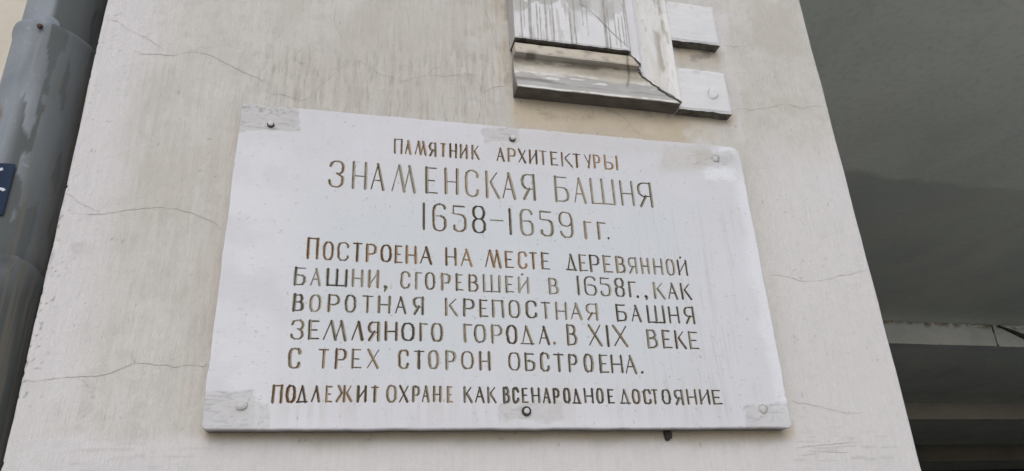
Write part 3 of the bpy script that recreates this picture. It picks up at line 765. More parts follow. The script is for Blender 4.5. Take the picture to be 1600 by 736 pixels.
# two square blocks standing out to the right of the frame
def block(pl, pr, pt, t, lab, seed, lump=None):
    """pl, pr: lower front corners, pt: upper right front corner"""
    x0 = xlip+.0015; a = at(*pl, t); b = at(*pr, t); c = at(*pt, t)
    x1 = (b[0]+c[0])/2; z0 = (a[2]+b[2])/2; z1 = c[2]
    xs = np.arange(x0, x1+.001, .003); zs = np.arange(z0, z1+.001, .003)
    X, Z = np.meshgrid(xs, zs)
    Y = -t-(fbm(X*14, Z*40, 4, seed)-.5)*.003
    e = np.minimum(np.minimum(xs[-1]-X, zs[-1]-Z), Z-zs[0]); Y = Y+.003*(1-sst(0, .006, e))
    Zj = Z+np.where((Z < zs[0]+.001), (fbm(X*60, X*0, 3, seed+2)-.5)*.004, 0)
    Xj = X+np.where((X > xs[-1]-.001), (fbm(Z*50, Z*0, 3, seed+3)-.5)*.004, 0)
    if lump:
        q = at(*lump, t); rr = np.hypot((X-q[0])*.9, Z-q[2]); Y = Y-.0010*(1-sst(.008, .018, rr))
    nr, nc = X.shape
    V = np.stack([Xj, Y, Zj], -1).reshape(-1, 3); Fq = grid_faces(nr, nc)
    bt = list(range(nc)); rg = [i*nc+nc-1 for i in range(nr)]; tp = [nr*nc-1-i for i in range(nc)]; lf = [i*nc for i in range(nr)][::-1]
    loop = bt+rg[1:]+tp[1:]+lf[1:-1]; n = len(loop); k = len(V)
    mid = V[loop].copy(); mid[:, 1] = -t*.45; back = V[loop].copy(); back[:, 1] = .002
    f1 = [[loop[i], k+i, k+(i+1) % n, loop[(i+1) % n]] for i in range(n)]
    f2 = [[k+i, k+n+i, k+n+(i+1) % n, k+(i+1) % n] for i in range(n)]
    V = np.vstack([V, mid, back])
    px, py = photo(X, Y, Z)
    g = .5*sst(.55, .66, fbm(X*40, Z*40, 4, seed+5))*sst(zs[-1]-.03, zs[-1], Z)
    A = {'grey': np.concatenate([g.ravel(), np.full(2*n, .5)]), 'drip': np.zeros(len(V))}
    cr = []
    if lump:
        cr.append(ribbon([(lump[0]-6, lump[1]-8), (lump[0]-9, lump[1]-2), (lump[0]-7, lump[1]+5), (lump[0]-1, lump[1]+8), (lump[0]+5, lump[1]+6), (lump[0]+7, lump[1]+1)], 1.7, t+.0026, None, seed, .4))
    org = ((x0+x1)/2, 0, z0)
    FF = [Fq, np.array(f1+f2)]; MI = [np.zeros(len(Fq), int)]+[np.where(np.arange(n) < nc-1, 1, 0)]*2  # underside faces get the painted shade
    for v, f in cr:
        FF.append(f+len(V)); MI.append(np.full(len(f), 2)); V = np.vstack([V, v]); A = {q_: np.concatenate([a_, np.zeros(len(v))]) for q_, a_ in A.items()}
    o = link('plaster_block', raw_mesh('plaster_block', V, np.vstack(FF), origin=org, attrs=A, matidx=np.concatenate(MI)), [M_WHITE, M_UNDERSHADE, M_CRACK], loc=org)
    tag(o, lab, 'block', 'white blocks beside the moulded frame')
block((1055, 62), (1124.5, 70), (1115, 11), .031, 'upper white block beside the moulded frame, clean face with brush strokes', 71)
block((1071, 170.5), (1146, 177), (1134, 113), .031, 'lower white block beside the moulded frame, with a curled paint crack', 81, (1115, 146))

# ------------------------------------------------------------------ memorial plaque
TP = .038
C_TL, C_TR, C_BR, C_BL = [at(*p, TP) for p in ((377.5, 160.5), (1154, 230.5), (1239, 668.5), (313.5, 671.5))]
def text_rows():
    A = dict
    return [
     [((600,200,8.0), "П 122 235 135 318|А 262 345 152 328|М 382 540 165 335|Я 560 660 180 350|Т 698 780 190 358|Н 815 915 195 372|И 950 1048 207 382|К 1092 1200 218 392"),
      ((760,215,7.2727), "А 118 212 118 268|Р 242 342 123 272|Х 362 460 132 285|И 482 582 140 298|Т 598 690 150 304|Е 728 818 160 315|К 850 980 170 330|Т 980 1075 183 338|У 1105 1190 190 345|Р 1215 1300 198 350|Ы 1340 1495 205 365")],
     [((500,240,8.889), "З 110 345 92 470|Н 445 660 115 490|А 700 900 140 505|М 990 1335 160 535"),
      ((660,250,8.421), "Е 35 205 95 440|Н 292 480 112 450|С 560 750 130 485|К 832 1020 155 500|А 1055 1245 170 510|Я 1300 1490 185 520"),
      ((850,265,8.421), "Б 140 332 92 425|А 402 570 110 440|Ш 612 932 125 455|Н 1003 1182 155 470|Я 1232 1422 175 490")],
     [((640,310,10.0), "1 190 262 75 490|6 355 580 85 515|5 665 895 110 525|8 970 1195 115 545|- 1260 1460 345 345"),
      ((780,320,8.421), "1 110 185 52 390|6 270 455 55 410|5 525 715 80 418|9 785 975 92 435|Г 1115 1230 222 445|Г 1290 1410 232 455|. 1425 1452 425 455")],
     [((465,365,7.2727), "П 105 245 50 292|О 285 415 92 305|С 450 590 100 312|Т 622 735 108 318|Р 775 905 118 322|О 940 1072 125 325|Е 1100 1195 138 335|Н 1225 1360 142 340|А 1392 1530 148 345"),
      ((680,375,8.421), "Н 132 285 105 335|А 335 498 120 348|М 655 880 135 365|Е 915 1035 148 370|С 1085 1215 152 380|Т 1235 1345 165 383|Е 1392 1510 170 390"),
      ((870,385,7.2727), "Д 105 238 88 275|Е 248 348 95 280|Р 370 490 98 292|Е 525 635 105 295|В 668 785 115 300|Я 812 915 125 308|Н 955 1055 132 310|Н 1100 1205 138 318|О 1240 1345 145 328|Й 1372 1485 155 328")],
     [((445,405,8.0), "Б 112 272 105 328|А 315 455 118 335|Ш 515 785 125 340|Н 835 985 135 345|И 1040 1180 140 355|, 1228 1280 330 405"),
      ((615,410,6.9565), "С 75 188 98 288|Г 232 315 108 295|О 340 455 108 298|Р 512 625 122 300|Е 670 760 130 305|В 812 925 135 318|Ш 970 1165 140 325|Е 1212 1310 152 328|Й 1352 1475 160 335"),
      ((840,420,6.2745), "В 108 208 95 250|1 378 418 75 255|6 455 580 75 265|5 610 720 85 270|8 752 855 88 275|Г 892 970 125 275|. 972 1000 258 288|, 1050 1085 262 305|К 1135 1250 135 292|А 1285 1385 140 298|К 1405 1510 145 302")],
     [((445,450,6.9565), "В 85 215 68 252|О 265 400 75 262|Р 462 600 72 262|О 650 780 75 268|Т 835 965 85 268|Н 1008 1150 88 275|А 1195 1328 95 282|Я 1388 1515 100 290"),
      ((680,455,5.9259), "К 90 212 68 228|Р 255 370 72 232|Е 405 495 80 238|П 525 640 85 242|О 678 790 85 248|С 835 948 88 250|Т 980 1068 102 255|Н 1112 1222 105 260|А 1255 1370 112 265|Я 1395 1508 115 268"),
      ((940,465,10.0), "Б 228 400 105 372|А 472 638 120 378|Ш 712 990 125 395|Н 1045 1215 140 398|Я 1290 1455 142 408")],
     [((440,490,6.1538), "З 82 218 58 252|Е 255 370 65 248|М 395 630 68 258|Л 668 790 75 258|Я 828 948 78 262|Н 990 1118 82 258|О 1150 1282 88 265|Г 1320 1408 95 265|О 1435 1555 92 272"),
      ((700,495,5.5172), "Г 132 212 62 220|О 225 330 65 225|Р 370 472 70 228|О 500 600 72 235|Д 622 750 80 238|А 785 885 85 240|. 905 935 215 238|В 1022 1115 68 245|Х 1215 1335 68 250|1 1360 1395 75 252|Х 1432 1560 75 255"),
      ((980,500,12.27), "В 375 590 185 540|Е 672 860 195 540|К 915 1130 208 548|Е 1185 1375 225 555")],
     [((435,535,8.6486), "С 132 312 75 352|Т 532 685 90 350|Р 762 930 85 352|Е 985 1130 90 350|Х 1190 1362 92 352"),
      ((610,535,9.4118), "С 110 280 108 392|Т 340 498 122 385|О 548 720 118 395|Р 805 970 125 402|О 1035 1230 132 395|Н 1300 1475 140 405"),
      ((780,540,6.6667), "О 92 222 70 260|Б 265 380 78 265|С 425 535 75 268|Т 568 682 85 272|Р 720 825 90 272|О 880 988 88 275|Е 1042 1145 95 280|Н 1165 1292 98 282|А 1322 1445 100 292|. 1478 1508 265 292")],
     [((415,590,6.6667), "П 62 180 75 265|О 208 318 78 262|Д 315 438 82 262|Л 468 568 82 255|Е 622 702 85 258|Ж 730 912 82 252|И 948 1058 85 255|Т 1095 1182 92 255"),
      ((595,590,8.0), "О 68 205 95 312|Х 225 350 98 312|Р 388 495 105 308|А 510 618 110 308|Н 648 762 110 305|Е 822 905 112 312|К 1032 1150 118 318|А 1178 1302 120 315|К 1328 1448 118 318"),
      ((770,590,7.619), "В 118 210 115 302|С 230 320 118 302|Е 345 425 122 298|Н 458 568 122 298|А 600 695 125 305|Р 718 802 128 305|О 838 932 122 302|Д 950 1065 130 308|Н 1088 1202 125 305|О 1232 1328 125 308|Е 1368 1455 135 308"),
      ((950,590,8.421), "Д 160 308 150 345|О 318 432 152 345|С 465 580 152 348|Т 572 668 155 345|О 705 830 152 350|Я 872 998 160 355|Н 1040 1172 155 350|И 1205 1340 160 352|Е 1375 1502 165 352")],
    ]
def arc(cx, cy, rx, ry, a0, a1, n=14, p=2.35):
    out = []
    for i in range(n+1):
        a = math.radians(a0+(a1-a0)*i/n); c, s = math.cos(a), math.sin(a)
        out.append((cx+rx*math.copysign(abs(c)**(2/p), c), cy+ry*math.copysign(abs(s)**(2/p), s)))
    return out
T_, t_, A_ = 'T', 't', 'a'
def glyph(ch):
    G = {
     'П': [(T_, [(0,0),(0,1)]), (t_, [(0,1),(1,1)]), (T_, [(1,1),(1,0)])],
     'А': [(t_, [(0,0),(.5,1)]), (T_, [(.5,1),(1,0)]), (t_, [(.17,.36),(.82,.36)])],
     'М': [(t_, [(0,0),(.29,1)]), (T_, [(.29,1),(.52,.01)]), (t_, [(.52,.01),(.76,1)]), (T_, [(.76,1),(1,0)])],
     'Я': [(A_, [(1,1)]+arc(.5,.71,.5,.29,90,270)+[(1,.42)]), (T_, [(1,1),(1,0)]), (T_, [(.55,.42),(.08,0)])],
     'Т': [(t_, [(0,1),(1,1)]), (T_, [(.5,1),(.5,0)])],
     'Н': [(T_, [(0,0),(0,1)]), (T_, [(1,0),(1,1)]), (t_, [(0,.48),(1,.48)])],
     'И': [(T_, [(0,0),(0,1)]), (T_, [(1,0),(1,1)]), (t_, [(0,.03),(1,.97)])],
     'Й': [(T_, [(0,0),(0,1)]), (T_, [(1,0),(1,1)]), (t_, [(0,.03),(1,.97)]), (T_, [(.38,1.20),(.42,1.22)])],
     'К': [(T_, [(0,0),(0,1)]), (t_, [(.86,1),(.38,.66),(.36,.60)]), (T_, [(.36,.60),(.44,.50),(1,0)])],
     'Р': [(T_, [(0,0),(0,1)]), (A_, [(0,1),(.4,1)]+arc(.45,.71,.55,.29,90,-90)+[(.22,.42)])],
     'Х': [(T_, [(0,1),(1,0)]), (t_, [(.02,0),(.98,1)])],
     'Е': [(T_, [(0,0),(0,1)]), (t_, [(0,1),(.93,1)]), (t_, [(0,.49),(.75,.49)]), (t_, [(0,0),(1,0)])],
     'У': [(t_, [(0,1),(.56,.38)]), (T_, [(1,1),(.52,0)])],
     'Ы': [(T_, [(0,0),(0,1)]), (A_, [(0,.50),(.25,.50)]+arc(.27,.25,.33,.25,90,-90)+[(0,0)]), (T_, [(1,0),(1,1)])],
     'З': [(A_, [(.06,.80),(.12,.90)]+arc(.52,.75,.46,.25,140,-60)+[(.55,.53)]), (A_, [(.55,.53)]+arc(.5,.26,.48,.26,55,-150)[1:]+[(.03,.22)])],
     'С': [(A_, [(.97,.76)]+arc(.5,.72,.5,.28,25,180)+arc(.5,.28,.5,.28,180,335)+[(.97,.24)])],
     'О': [(A_, arc(.5,.5,.5,.5,0,360,36,2.7))],
     'Б': [(T_, [(0,0),(0,1)]), (t_, [(0,1),(.88,1)]), (A_, [(0,.57),(.4,.57)]+arc(.45,.285,.55,.285,90,-90)+[(0,0)])],
     'Ш': [(T_, [(0,0),(0,1)]), (T_, [(.5,0),(.5,1)]), (T_, [(1,0),(1,1)]), (t_, [(0,0),(1,0)])],
     'В': [(T_, [(0,0),(0,1)]), (A_, [(0,1),(.35,1)]+arc(.4,.77,.48,.23,90,-90)+[(.2,.54)]), (A_, [(.3,.54)]+arc(.45,.27,.55,.27,90,-90)+[(0,0)])],
     'Г': [(T_, [(0,0),(0,1)]), (t_, [(0,1),(1,1)])],
     'Д': [(t_, [(.15,0),(.47,1)]), (T_, [(.47,1),(.87,0)]), (t_, [(0,0),(1,0)])],
     'Л': [(t_, [(0,0),(.56,1)]), (T_, [(.56,1),(1,0)])],
     'Ж': [(T_, [(.5,0),(.5,1)]), (T_, [(.10,1),(.33,.55)]), (T_, [(.33,.55),(0,0)]), (t_, [(.90,1),(.67,.55)]), (T_, [(.67,.55),(1,0)])],
     '1': [(T_, [(.5,0),(.5,1)])],
     '6': [(A_, [(.97,.84)]+arc(.52,.78,.48,.22,30,90,5)+arc(.5,.68,.5,.32,90,180)+arc(.5,.26,.5,.26,180,360)+arc(.55,.34,.45,.21,0,90)+[(.22,.55)])],
     '5': [(A_, [(.92,.985),(.06,1.0)]), (t_, [(.06,1),(.06,.67)]), (A_, [(.06,.67),(.35,.655)]+arc(.5,.40,.5,.25,90,0)+arc(.5,.26,.5,.26,0,-150)+[(.06,.20)]), (t_, [(.9,.975),(.1,.975)])],
     '8': [(A_, arc(.5,.76,.46,.24,0,360,30)), (A_, arc(.5,.26,.5,.26,0,360,30))],
     '9': [(A_, arc(.5,.72,.5,.28,0,360,30)), (A_, [(1,.72),(1,.35)]+arc(.52,.26,.48,.26,0,-140)+[(.06,.20)])],
     '-': [(t_, [(0,.5),(1,.5)])],
     '.': [('D', [(.5,.5),(.52,.5)])],
     ',': [('D', [(.5,.8),(.55,.75)]), (T_, [(.7,.7),(.62,.35)]), (t_, [(.62,.35),(.35,0)])],
    }
    return G[ch]
def build_strokes():
    """list of (row, P0, P1, w0, w1, letter index) in plaque-plane x,z"""
    out = []; li = 0; r = np.random.RandomState(11)
    for row, words in enumerate(text_rows()):
        for (x0, y0, sc), s in words:
            for tok in s.split('|'):
                ch, a, b, yt, yb = tok.split(); a, b, yt, yb = map(float, (a, b, yt, yb))
                pl, pr = x0+a/sc, x0+b/sc; pt, pb = y0+yt/sc, y0+yb/sc; pm = (pt+pb)/2
                ym = pb if ch in 'АМДЛХ' else (pt if ch == 'У' else pm)
                L = at(pl, ym, TP)[0]; Rr = at(pr, ym, TP)[0]
                pc = (pl+pr)/2
                zt = at(pc, pt, TP)[2]; zb = at(pc, pb, TP)[2]
                W, H = Rr-L, zt-zb
                big = row in (1, 2)
                wT = .0066 if big else .0059
                wt = .0028
                if row == 0: wT = .0053; wt = .0027
                if row == 8: wT = .0055
                wT *= r.uniform(.88, 1.12); wt *= r.uniform(.9, 1.2)
                for kind, pts in glyph(ch):
                    ins = wT*.5 if kind in (T_, A_, 'D') else wt*.5
                    iy = wt*.5
                    Q = []
                    for (u, v) in pts:
                        if ch in '.,-': Q.append((L+u*W, zb+v*H))
                        else: Q.append((L+ins+u*(W-2*ins), zb+iy+v*(H-2*iy)))
                    Q = np.array(Q); Q += r.normal(0, .00028, Q.shape)
                    for p, q in zip(Q[:-1], Q[1:]):
                        d = q-p; l = np.hypot(*d)
                        if l < 1e-7: continue
                        if kind == T_: ww = wT
                        elif kind == t_: ww = wt
                        elif kind == 'D': ww = min(.0078, max(.0058, W*.9))
                        else: ww = wt+(wT-wt)*min(1, abs(d[1])/l*1.05)**1.4
                        out.append((row, p, q, ww, li, kind))
                li += 1
    return out, li
def make_plaque():
    strokes, nl = build_strokes()
    sx = [s[1][0] for s in strokes]+[s[2][0] for s in strokes]; sz = [s[1][1] for s in strokes]+[s[2][1] for s in strokes]
    x0, x1 = min(C_TL[0], C_BL[0]), max(C_TR[0], C_BR[0]); z0, z1 = (C_BL[2]+C_BR[2])/2, (C_TL[2]+C_TR[2])/2
    g = .00095
    e_ = np.array([0, .0007, .0014, .0022, .0032, .0045])
    xs = np.concatenate([x0+e_, nonuni(x0+.006, x1-.006, min(sx)-.008, max(sx)+.008, g, .003), x1-e_[::-1]]); zs = np.concatenate([z0+e_, nonuni(z0+.006, z1-.006, min(sz)-.008, max(sz)+.012, g, .003), z1-e_[::-1]])
    X, Z = np.meshgrid(xs, zs)
    dep = np.zeros_like(X); row = np.full(X.shape, -1, int); gv = np.zeros_like(X); br = np.zeros_like(X); ink = np.zeros_like(X)
    r = np.random.RandomState(5)
    WORDS = [[8,11],[10,5],[9,3],[9,2,5,10],[6,9,1,7,3],[8,10,5],[9,7,1,3,4],[1,4,6,10],[8,6,3,11,9]]
    lw = [k for k, c in enumerate(c for r_ in WORDS for c in r_) for _ in range(c)]; assert len(lw) == nl, (len(lw), nl)
    rowbrown = [.75, .15, .15, .95, .2, .2, .35, .35, .55]
    offs = r.choice([-.42, -.32, -.2, -.05, .15], nl)+r.normal(0, .08, nl); sec = r.choice([0, 0, .6, .9], nl)
    lb = [0]*nl; lk = [0]*nl; seen = {}
    jitter = (fbm(X*260, Z*260, 2, 101)-.5)*.0006 + (fbm(X*60, Z*60, 2, 103)-.5)*.0007
    for (rw, p, q, ww, li, kind) in strokes:
        if li not in seen:
            seen[li] = 1; lb[li] = np.clip(rowbrown[rw]+r.normal(0, .2), 0, 1); lk[li] = np.clip(r.normal(.10, .42), -.6, .6)
            wd_ = lw[li]
            if wd_ in (17, 22, 26, 29, 30, 31): lk[li] = np.clip(.42+r.normal(0, .15), 0, .7); lb[li] = np.clip(r.normal(.15, .15), 0, 1)
            elif wd_ in (9, 10, 11, 12, 13, 14, 15, 16): lb[li] = np.clip(r.normal(.15, .15), 0, 1)
            if wd_ in (2, 11, 16): lk[li] = np.clip(r.normal(-.12, .25), -.6, .3)
            if rw == 1: lk[li] = min(lk[li], .1)
            if rw == 8 and X.size: lk[li] += .1
        m = ww*.5+.002
        i0, i1 = np.searchsorted(xs, [min(p[0], q[0])-m, max(p[0], q[0])+m]); j0, j1 = np.searchsorted(zs, [min(p[1], q[1])-m, max(p[1], q[1])+m])
        sl = (slice(j0, j1), slice(i0, i1))
        ax, az_ = X[sl]-p[0], Z[sl]-p[1]; d = q-p; L2 = d@d
        t = np.clip((ax*d[0]+az_*d[1])/L2, 0, 1)
        ex, ez = ax-t*d[0], az_-t*d[1]
        raw = np.hypot(ex, ez); dist = raw+jitter[sl]*min(1, ww/.0066)**1.5
        nx_, nz_ = abs(d[1]), -abs(d[0])*1.0
        if d[0]*d[1] > 0: nz_ = -abs(d[0])
        else: nz_ = abs(d[0])
        nn = math.hypot(nx_, nz_)+1e-9; sgn = (ex*nx_+ez*nz_)/nn/(ww*.5)
        dd = (ww*.5-dist)
        dp = np.minimum(np.maximum(dd, 0)*.95, .0027)
        better = dp > dep[sl]
        dep[sl] = np.where(better, dp, dep[sl]); row[sl] = np.where(better, lw[li], row[sl])
        if kind in (T_, A_):
            gg = 1-sst(.26, .54, np.abs(sgn-offs[li]-jitter[sl]*120)); gg = np.maximum(gg, sec[li]*(1-sst(.05, .22, np.abs(sgn-offs[li]-.75))))  # off-centre dark core paints the groove's shaded wall along with letter paint
        else:
            gg = np.clip(dd/(ww*.5)*1.6, 0, 1)
        gv[sl] = np.where(better, gg, gv[sl]); br[sl] = np.where(better, lb[li], br[sl]); ink[sl] = np.where(better, lk[li], ink[sl])
    # warp the straight grid to the measured, slightly irregular outline
    u = (X-x0)/(x1-x0); v = (Z-z0)/(z1-z0)
    def edge_shift(a, b, k): return a+(b-a)*k
    dxl = edge_shift(C_BL[0], C_TL[0], v)-x0; dxr = edge_shift(C_BR[0], C_TR[0], v)-x1
    dzb = edge_shift(C_BL[2], C_BR[2], u)-z0; dzt = edge_shift(C_TL[2], C_TR[2], u)-z1
    fal = lambda e: (1-sst(0, .06, e))
    XX = X+dxl*fal(u)+dxr*fal(1-u); ZZ = Z+dzb*fal(v)+dzt*fal(1-v)
    eb = np.minimum(np.minimum(X-x0, x1-X), np.minimum(Z-z0, z1-Z))
    XX = XX+((fbm(Z*22, Z*0, 4, 111)-.5)*.004)*((1-sst(0, .02, X-x0))+(1-sst(0, .02, x1-X)))
    ZZ = ZZ+((fbm(X*22, X*0, 4, 113)-.5)*.0026)*((1-sst(0, .02, Z-z0))+(1-sst(0, .02, z1-Z)))
    # rounded corners (upper right most)
    for (cx_, cz_, rad) in ((x1, z1, .022), (x0, z1, .008), (x1, z0, .010), (x0, z0, .010)):
        sx_ = 1 if cx_ == x1 else -1; sz_ = 1 if cz_ == z1 else -1
        ox, oz = cx_-sx_*rad, cz_-sz_*rad
        ux, uz = (X-ox)*sx_, (Z-oz)*sz_; inn = (ux > 0) & (uz > 0)
        mx = np.maximum(ux, uz); hyp = np.hypot(ux, uz)+1e-9
        k = np.where(inn, mx/hyp, 1.0)
        XX = XX+np.where(inn, ux*(k-1)*sx_, 0); ZZ = ZZ+np.where(inn, uz*(k-1)*sz_, 0)
    px, py = photo(XX, XX*0-TP, ZZ)
    bev = .0030*(1-np.sqrt(np.clip(1-(1-np.clip(eb/.0034, 0, 1))**2, 0, 1))) + .0016*sst(.66, .80, fbm(X*55, Z*55, 3, 161))*(1-sst(.001, .006, eb))
    low = (fbm(X*4, Z*4, 3, 121)-.5)*.004 + (fbm(X*25, Z*25, 3, 123)-.5)*.0007
    n1 = fbm(X*16, Z*16, 4, 131); n3 = fbm(X*60, Z*110, 4, 133); n2 = fbm(X*90, Z*6, 3, 137)
    n5 = fbm(X*150, Z*260, 3, 135)
    J = 9*(n3-.5)+14*(n1-.5)+5*(n5-.5)
    def bx(a, b, c, d, s=3): return box(px+J, py+J*.7, a, b, c, d, s)*(.72+.28*sst(.3, .6, n3*.5+n5*.5))
    patch = np.maximum.reduce([bx(370, 470, 150, 207), bx(752, 815, 198, 224)*.8, bx(300, 402, 612, 700)*.8, bx(402, 420, 632, 700)*.6, bx(1162, 1245, 632, 700)*.75, bx(778, 880, 628, 658)*.65])
    patch = np.maximum(patch, .9*bx(1090, 1150, 240, 264, 6))
    tan = np.maximum(.5*bx(1030, 1115, 226, 268, 10)*sst(.3, .55, n1+.1), .22*bx(760, 1120, 205, 240, 10))
    tan = np.maximum(tan, .22*sst(.45, .65, n2)*box(px, py, 430, 1150, 600, 665, 25))
    white = np.maximum.reduce([.75*sst(1140, 1165, px-.19*(py-300)-20*(n1-.5))*sst(255, 300, py), .9*box(px+J*.5, py, 1115, 1150, 230, 246, 4)*sst(.35, .5, n3+.05),
                               .9*box(px+J, py+J, 1105, 1150, 256, 284, 5)*sst(.38, .5, n1), .5*(1-sst(330, 560, px))*sst(.35, .7, n1+.1)*sst(205, 240, py), .8*bx(378, 390, 158, 172, 2)])
    cool = .8*box(px, py, 470, 1090, 290, 600, 70)*sst(.25, .6, n1+.15)
    dirt_shade = .6*sst(.66, .74, fbm(X*300, Z*300, 2, 141))*box(px, py, 370, 460, 158, 178, 5)
    dirt_shade = np.maximum(dirt_shade, .35*sst(.62, .74, fbm(X*60, Z*260, 3, 143))*patch)
    dirt_shade = np.maximum(dirt_shade, .12*sst(.64, .76, fbm(X*240, Z*10, 3, 147))*box(px, py, 1000, 1180, 320, 650, 40))
    dirt_shade = np.maximum(dirt_shade, .4*sst(.78, .84, fbm(X*190, Z*190, 3, 149)))
    bump = -.0016*patch*(.5+n3) + .0010*white*(n5+.4)
    tdep = TP-bev+low*np.clip(eb/.02, 0, 1)+bump
    Y = -(tdep-dep)
    org = np.array([(x0+x1)/2, 0, z0])
    nr, nc = X.shape
    V = np.stack([XX, Y, ZZ], -1).reshape(-1, 3); Fq = grid_faces(nr, nc)
    fr = np.where(dep.ravel() > .00012, row.ravel(), -1)
    fm = np.max(fr[Fq], axis=1); cnt = (fr[Fq] >= 0).sum(1)
    fm = np.where(cnt >= 2, fm, -1)
    # slab: front minus letters, plus edge band to the wall
    bt = list(range(nc)); rg = [i*nc+nc-1 for i in range(nr)]; tp = [nr*nc-1-i for i in range(nc)]; lf = [i*nc for i in range(nr)][::-1]
    loop = np.array(bt+rg[1:]+tp[1:]+lf[1:-1]); n = len(loop); k = len(V)
    rings = []
    for yy, inn in ((-(TP-.012), .0), (-.010, .001), (.003, .002)):
        q = V[loop].copy(); q[:, 1] = yy+(fbm(q[:, 0]*30+q[:, 2]*30, q[:, 0]*0, 3, 151)-.5)*.002
        c = org+np.array([0, 0, (z1-z0)/2]); dv = c-q; dv[:, 1] = 0; dv /= np.linalg.norm(dv, axis=1)[:, None]
        q += dv*inn; rings.append(q)
    ids = [loop]+[np.arange(n)+k+i*n for i in range(3)]
    sf = []
    for a, b in zip(ids[:-1], ids[1:]): sf.append(np.stack([a, b, np.roll(b, -1), np.roll(a, -1)], -1))
    Vs = np.vstack([V]+rings)
    keep = Fq[fm < 0]
    Fs = np.vstack([keep]+sf)
    mi = np.concatenate([np.zeros(len(keep)+2*n, int), np.where((np.arange(n) < nc-1), 1, 0)])  # bottom band at the wall gets the painted shade
    at_ = dict(patch=patch, tan=tan, white=white, cool=cool, dirt_shade=dirt_shade)
    at_ = {q: np.concatenate([a.ravel(), ({'patch': np.full(3*n, .35), 'dirt_shade': np.concatenate([np.where(np.arange(n) < nc, d_, .12) for d_ in (.80, 1.0, 1.0)])}.get(q, np.zeros(3*n)))]) for q, a in at_.items()}  # bottom edge darkened: underside shade put into the colour
    def compact(Vx, Fx, A):
        used, inv = np.unique(Fx, return_inverse=True); return Vx[used], inv.reshape(Fx.shape), {q: a[used] for q, a in A.items()}
    v_, f_, a_ = compact(Vs, Fs, at_)
    o = link('memorial_plaque', raw_mesh('memorial_plaque', v_, f_, origin=org, smooth=True, attrs=a_, matidx=mi), [M_PLAQUE, M_UNDERSHADE], loc=org)
    tag(o, 'large white memorial plaque with carved brown Cyrillic lettering, bolted to the wall', 'plaque')
    ga = {'groove': gv.ravel(), 'brown': br.ravel(), 'inky': ink.ravel()}
    for rw in range(max(lw)+1):
        fx = Fq[fm == rw]
        v_, f_, a_ = compact(V, fx, ga)
        link('carved_word', raw_mesh('carved_word', v_, f_, origin=org, smooth=False, attrs=a_), M_GROOVE, o)
    return o, org
plaque, porg = make_plaque()

def place(bm, px, py, t, tilt=(0, 0)):
    c = at(px, py, t); nrm = Vector((tilt[0], -1, tilt[1])).normalized()
    return Matrix.Translation(Vector(c)) @ nrm.to_track_quat('Z', 'Y').to_matrix().to_4x4()
def lathe(profile, seg=28):
    bm = bmesh.new(); rings = []
    for (r, h) in profile:
        if r < 1e-6: rings.append([bm.verts.new((0, 0, h))])
        else: rings.append([bm.verts.new((r*math.cos(2*math.pi*i/seg), r*math.sin(2*math.pi*i/seg), h)) for i in range(seg)])
    for a, b in zip(rings[:-1], rings[1:]):
        for i in range(seg):
            j = (i+1) % seg
            if len(a) == 1: bm.faces.new((a[0], b[i], b[j]))
            elif len(b) == 1: bm.faces.new((a[i], a[j], b[0]))
            else: bm.faces.new((a[i], a[j], b[j], b[i]))
    return bm
def part(name, bm, mat, lab=None, smooth=False):
    o = link(name, bm_mesh(name, bm, porg, smooth), mat, plaque)
    if lab: o['label'] = lab
    return o
# proud round-headed bolts at the top left and top centre
for (a, b, tl) in ((423.0, 194.5, (.05, .0)), (800.5, 217.0, (-.03, .02))):
    bm = lathe([(.0052, -.004), (.0052, .0045), (.0058, .0050), (.0060, .0066), (.0052, .0078), (.0030, .0082), (0, .0083)])
    bmesh.ops.transform(bm, matrix=place(bm, a, b, TP, tl), verts=bm.verts); part('bolt', bm, M_BOLT, 'grey round-headed bolt standing proud')
    bm = lathe([(.0050, -.002), (.0074, -.001), (.0076, .0010), (.0050, .0014)])
    bmesh.ops.transform(bm, matrix=place(bm, a, b, TP, tl), verts=bm.verts); part('bolt_washer', bm, M_DARK)
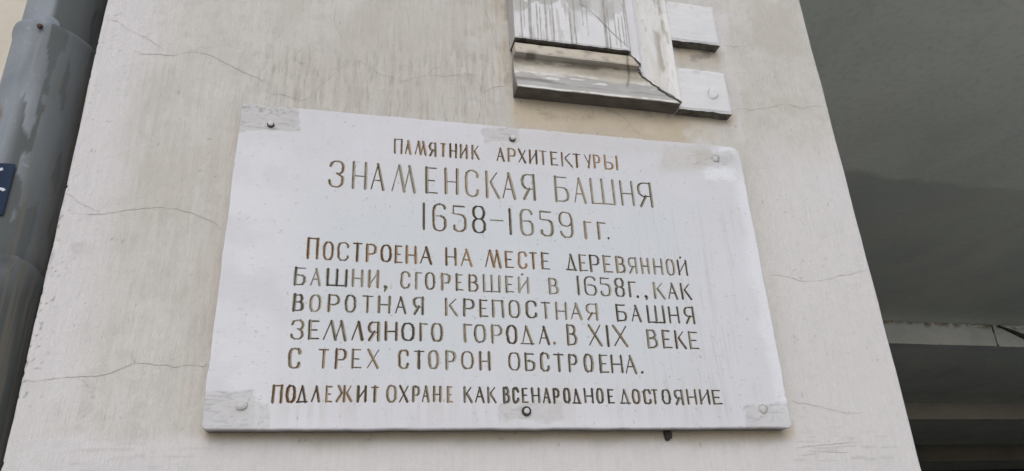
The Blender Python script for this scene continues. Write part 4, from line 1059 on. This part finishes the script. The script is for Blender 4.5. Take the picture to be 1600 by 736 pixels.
# bolt with a dark ring at the bottom centre
bm = lathe([(.0088, -.004), (.0092, .0024), (.0084, .0034), (.0070, .0032), (.0066, .001), (.0056, .001), (.0056, .0045), (.0046, .0054), (0, .0056)])
bmesh.ops.transform(bm, matrix=place(bm, 822.5, 642.5, TP), verts=bm.verts)
b0 = part('bolt', bm, M_BOLT, 'grey bolt sitting in a dark ring')
bm = lathe([(.0058, .0016), (.0068, .0038), (.0082, .0041), (.0095, .0025), (.0097, -.002)])
bmesh.ops.transform(bm, matrix=place(bm, 822.5, 642.5, TP), verts=bm.verts); part('bolt_ring', bm, M_DARK)
# bolts painted over
def painted(a, b, rx, rz, rot):
    bm = bmesh.new(); seg = 36; rings = []
    c = at(a, b, TP); r = np.random.RandomState(int(a))
    jit = 1+.10*np.sin(np.arange(seg)*2*math.pi/seg*2+a)+.05*r.normal(size=seg)
    for (k, h) in ((1.0, -.001), (.97, .0010), (.80, .0018), (.70, .0012), (.66, .0018), (.35, .0024), (0, .0025)):
        if k == 0: rings.append([bm.verts.new((c[0], -TP-h, c[2]))]); continue
        rg = []
        for i in range(seg):
            th = 2*math.pi*i/seg; ex, ez = rx*k*jit[i]*math.cos(th), rz*k*jit[i]*math.sin(th)
            rg.append(bm.verts.new((c[0]+ex*math.cos(rot)-ez*math.sin(rot), -TP-h, c[2]+ex*math.sin(rot)+ez*math.cos(rot))))
        rings.append(rg)
    for p, q in zip(rings[:-1], rings[1:]):
        for i in range(seg):
            j = (i+1) % seg
            if len(q) == 1: bm.faces.new((p[i], p[j], q[0]))
            else: bm.faces.new((p[i], p[j], q[j], q[i]))
    part('bolt', bm, M_BOLTP, 'bolt head buried under white paint', True)
    # the split in the paint round the bolt head
    pts = [(a+rx*560*math.cos(math.radians(x))*1.25, b-rz*560*math.sin(math.radians(x))*1.2) for x in np.linspace(180 if a < 900 else 150, 350 if a < 900 else -60, 14)]
    v, f = ribbon(pts, 2.0, TP+.0012, None, int(b), .25)
    link('paint_split', raw_mesh('paint_split', v, f, origin=porg), M_CRACK, plaque)
n_ = NT('grey_white_paint')
M_BOLTP = n_.out(n_.mix(n_.noise(90, 4), (.42, .414, .402), (.49, .485, .482)), .75, n_.bump(n_.noise(200, 4), .4, .0012))
painted(1118, 248, .0085, .0075, .3); painted(377.5, 633.5, .0100, .0085, .2); painted(1192, 638.5, .0098, .0085, -.5)
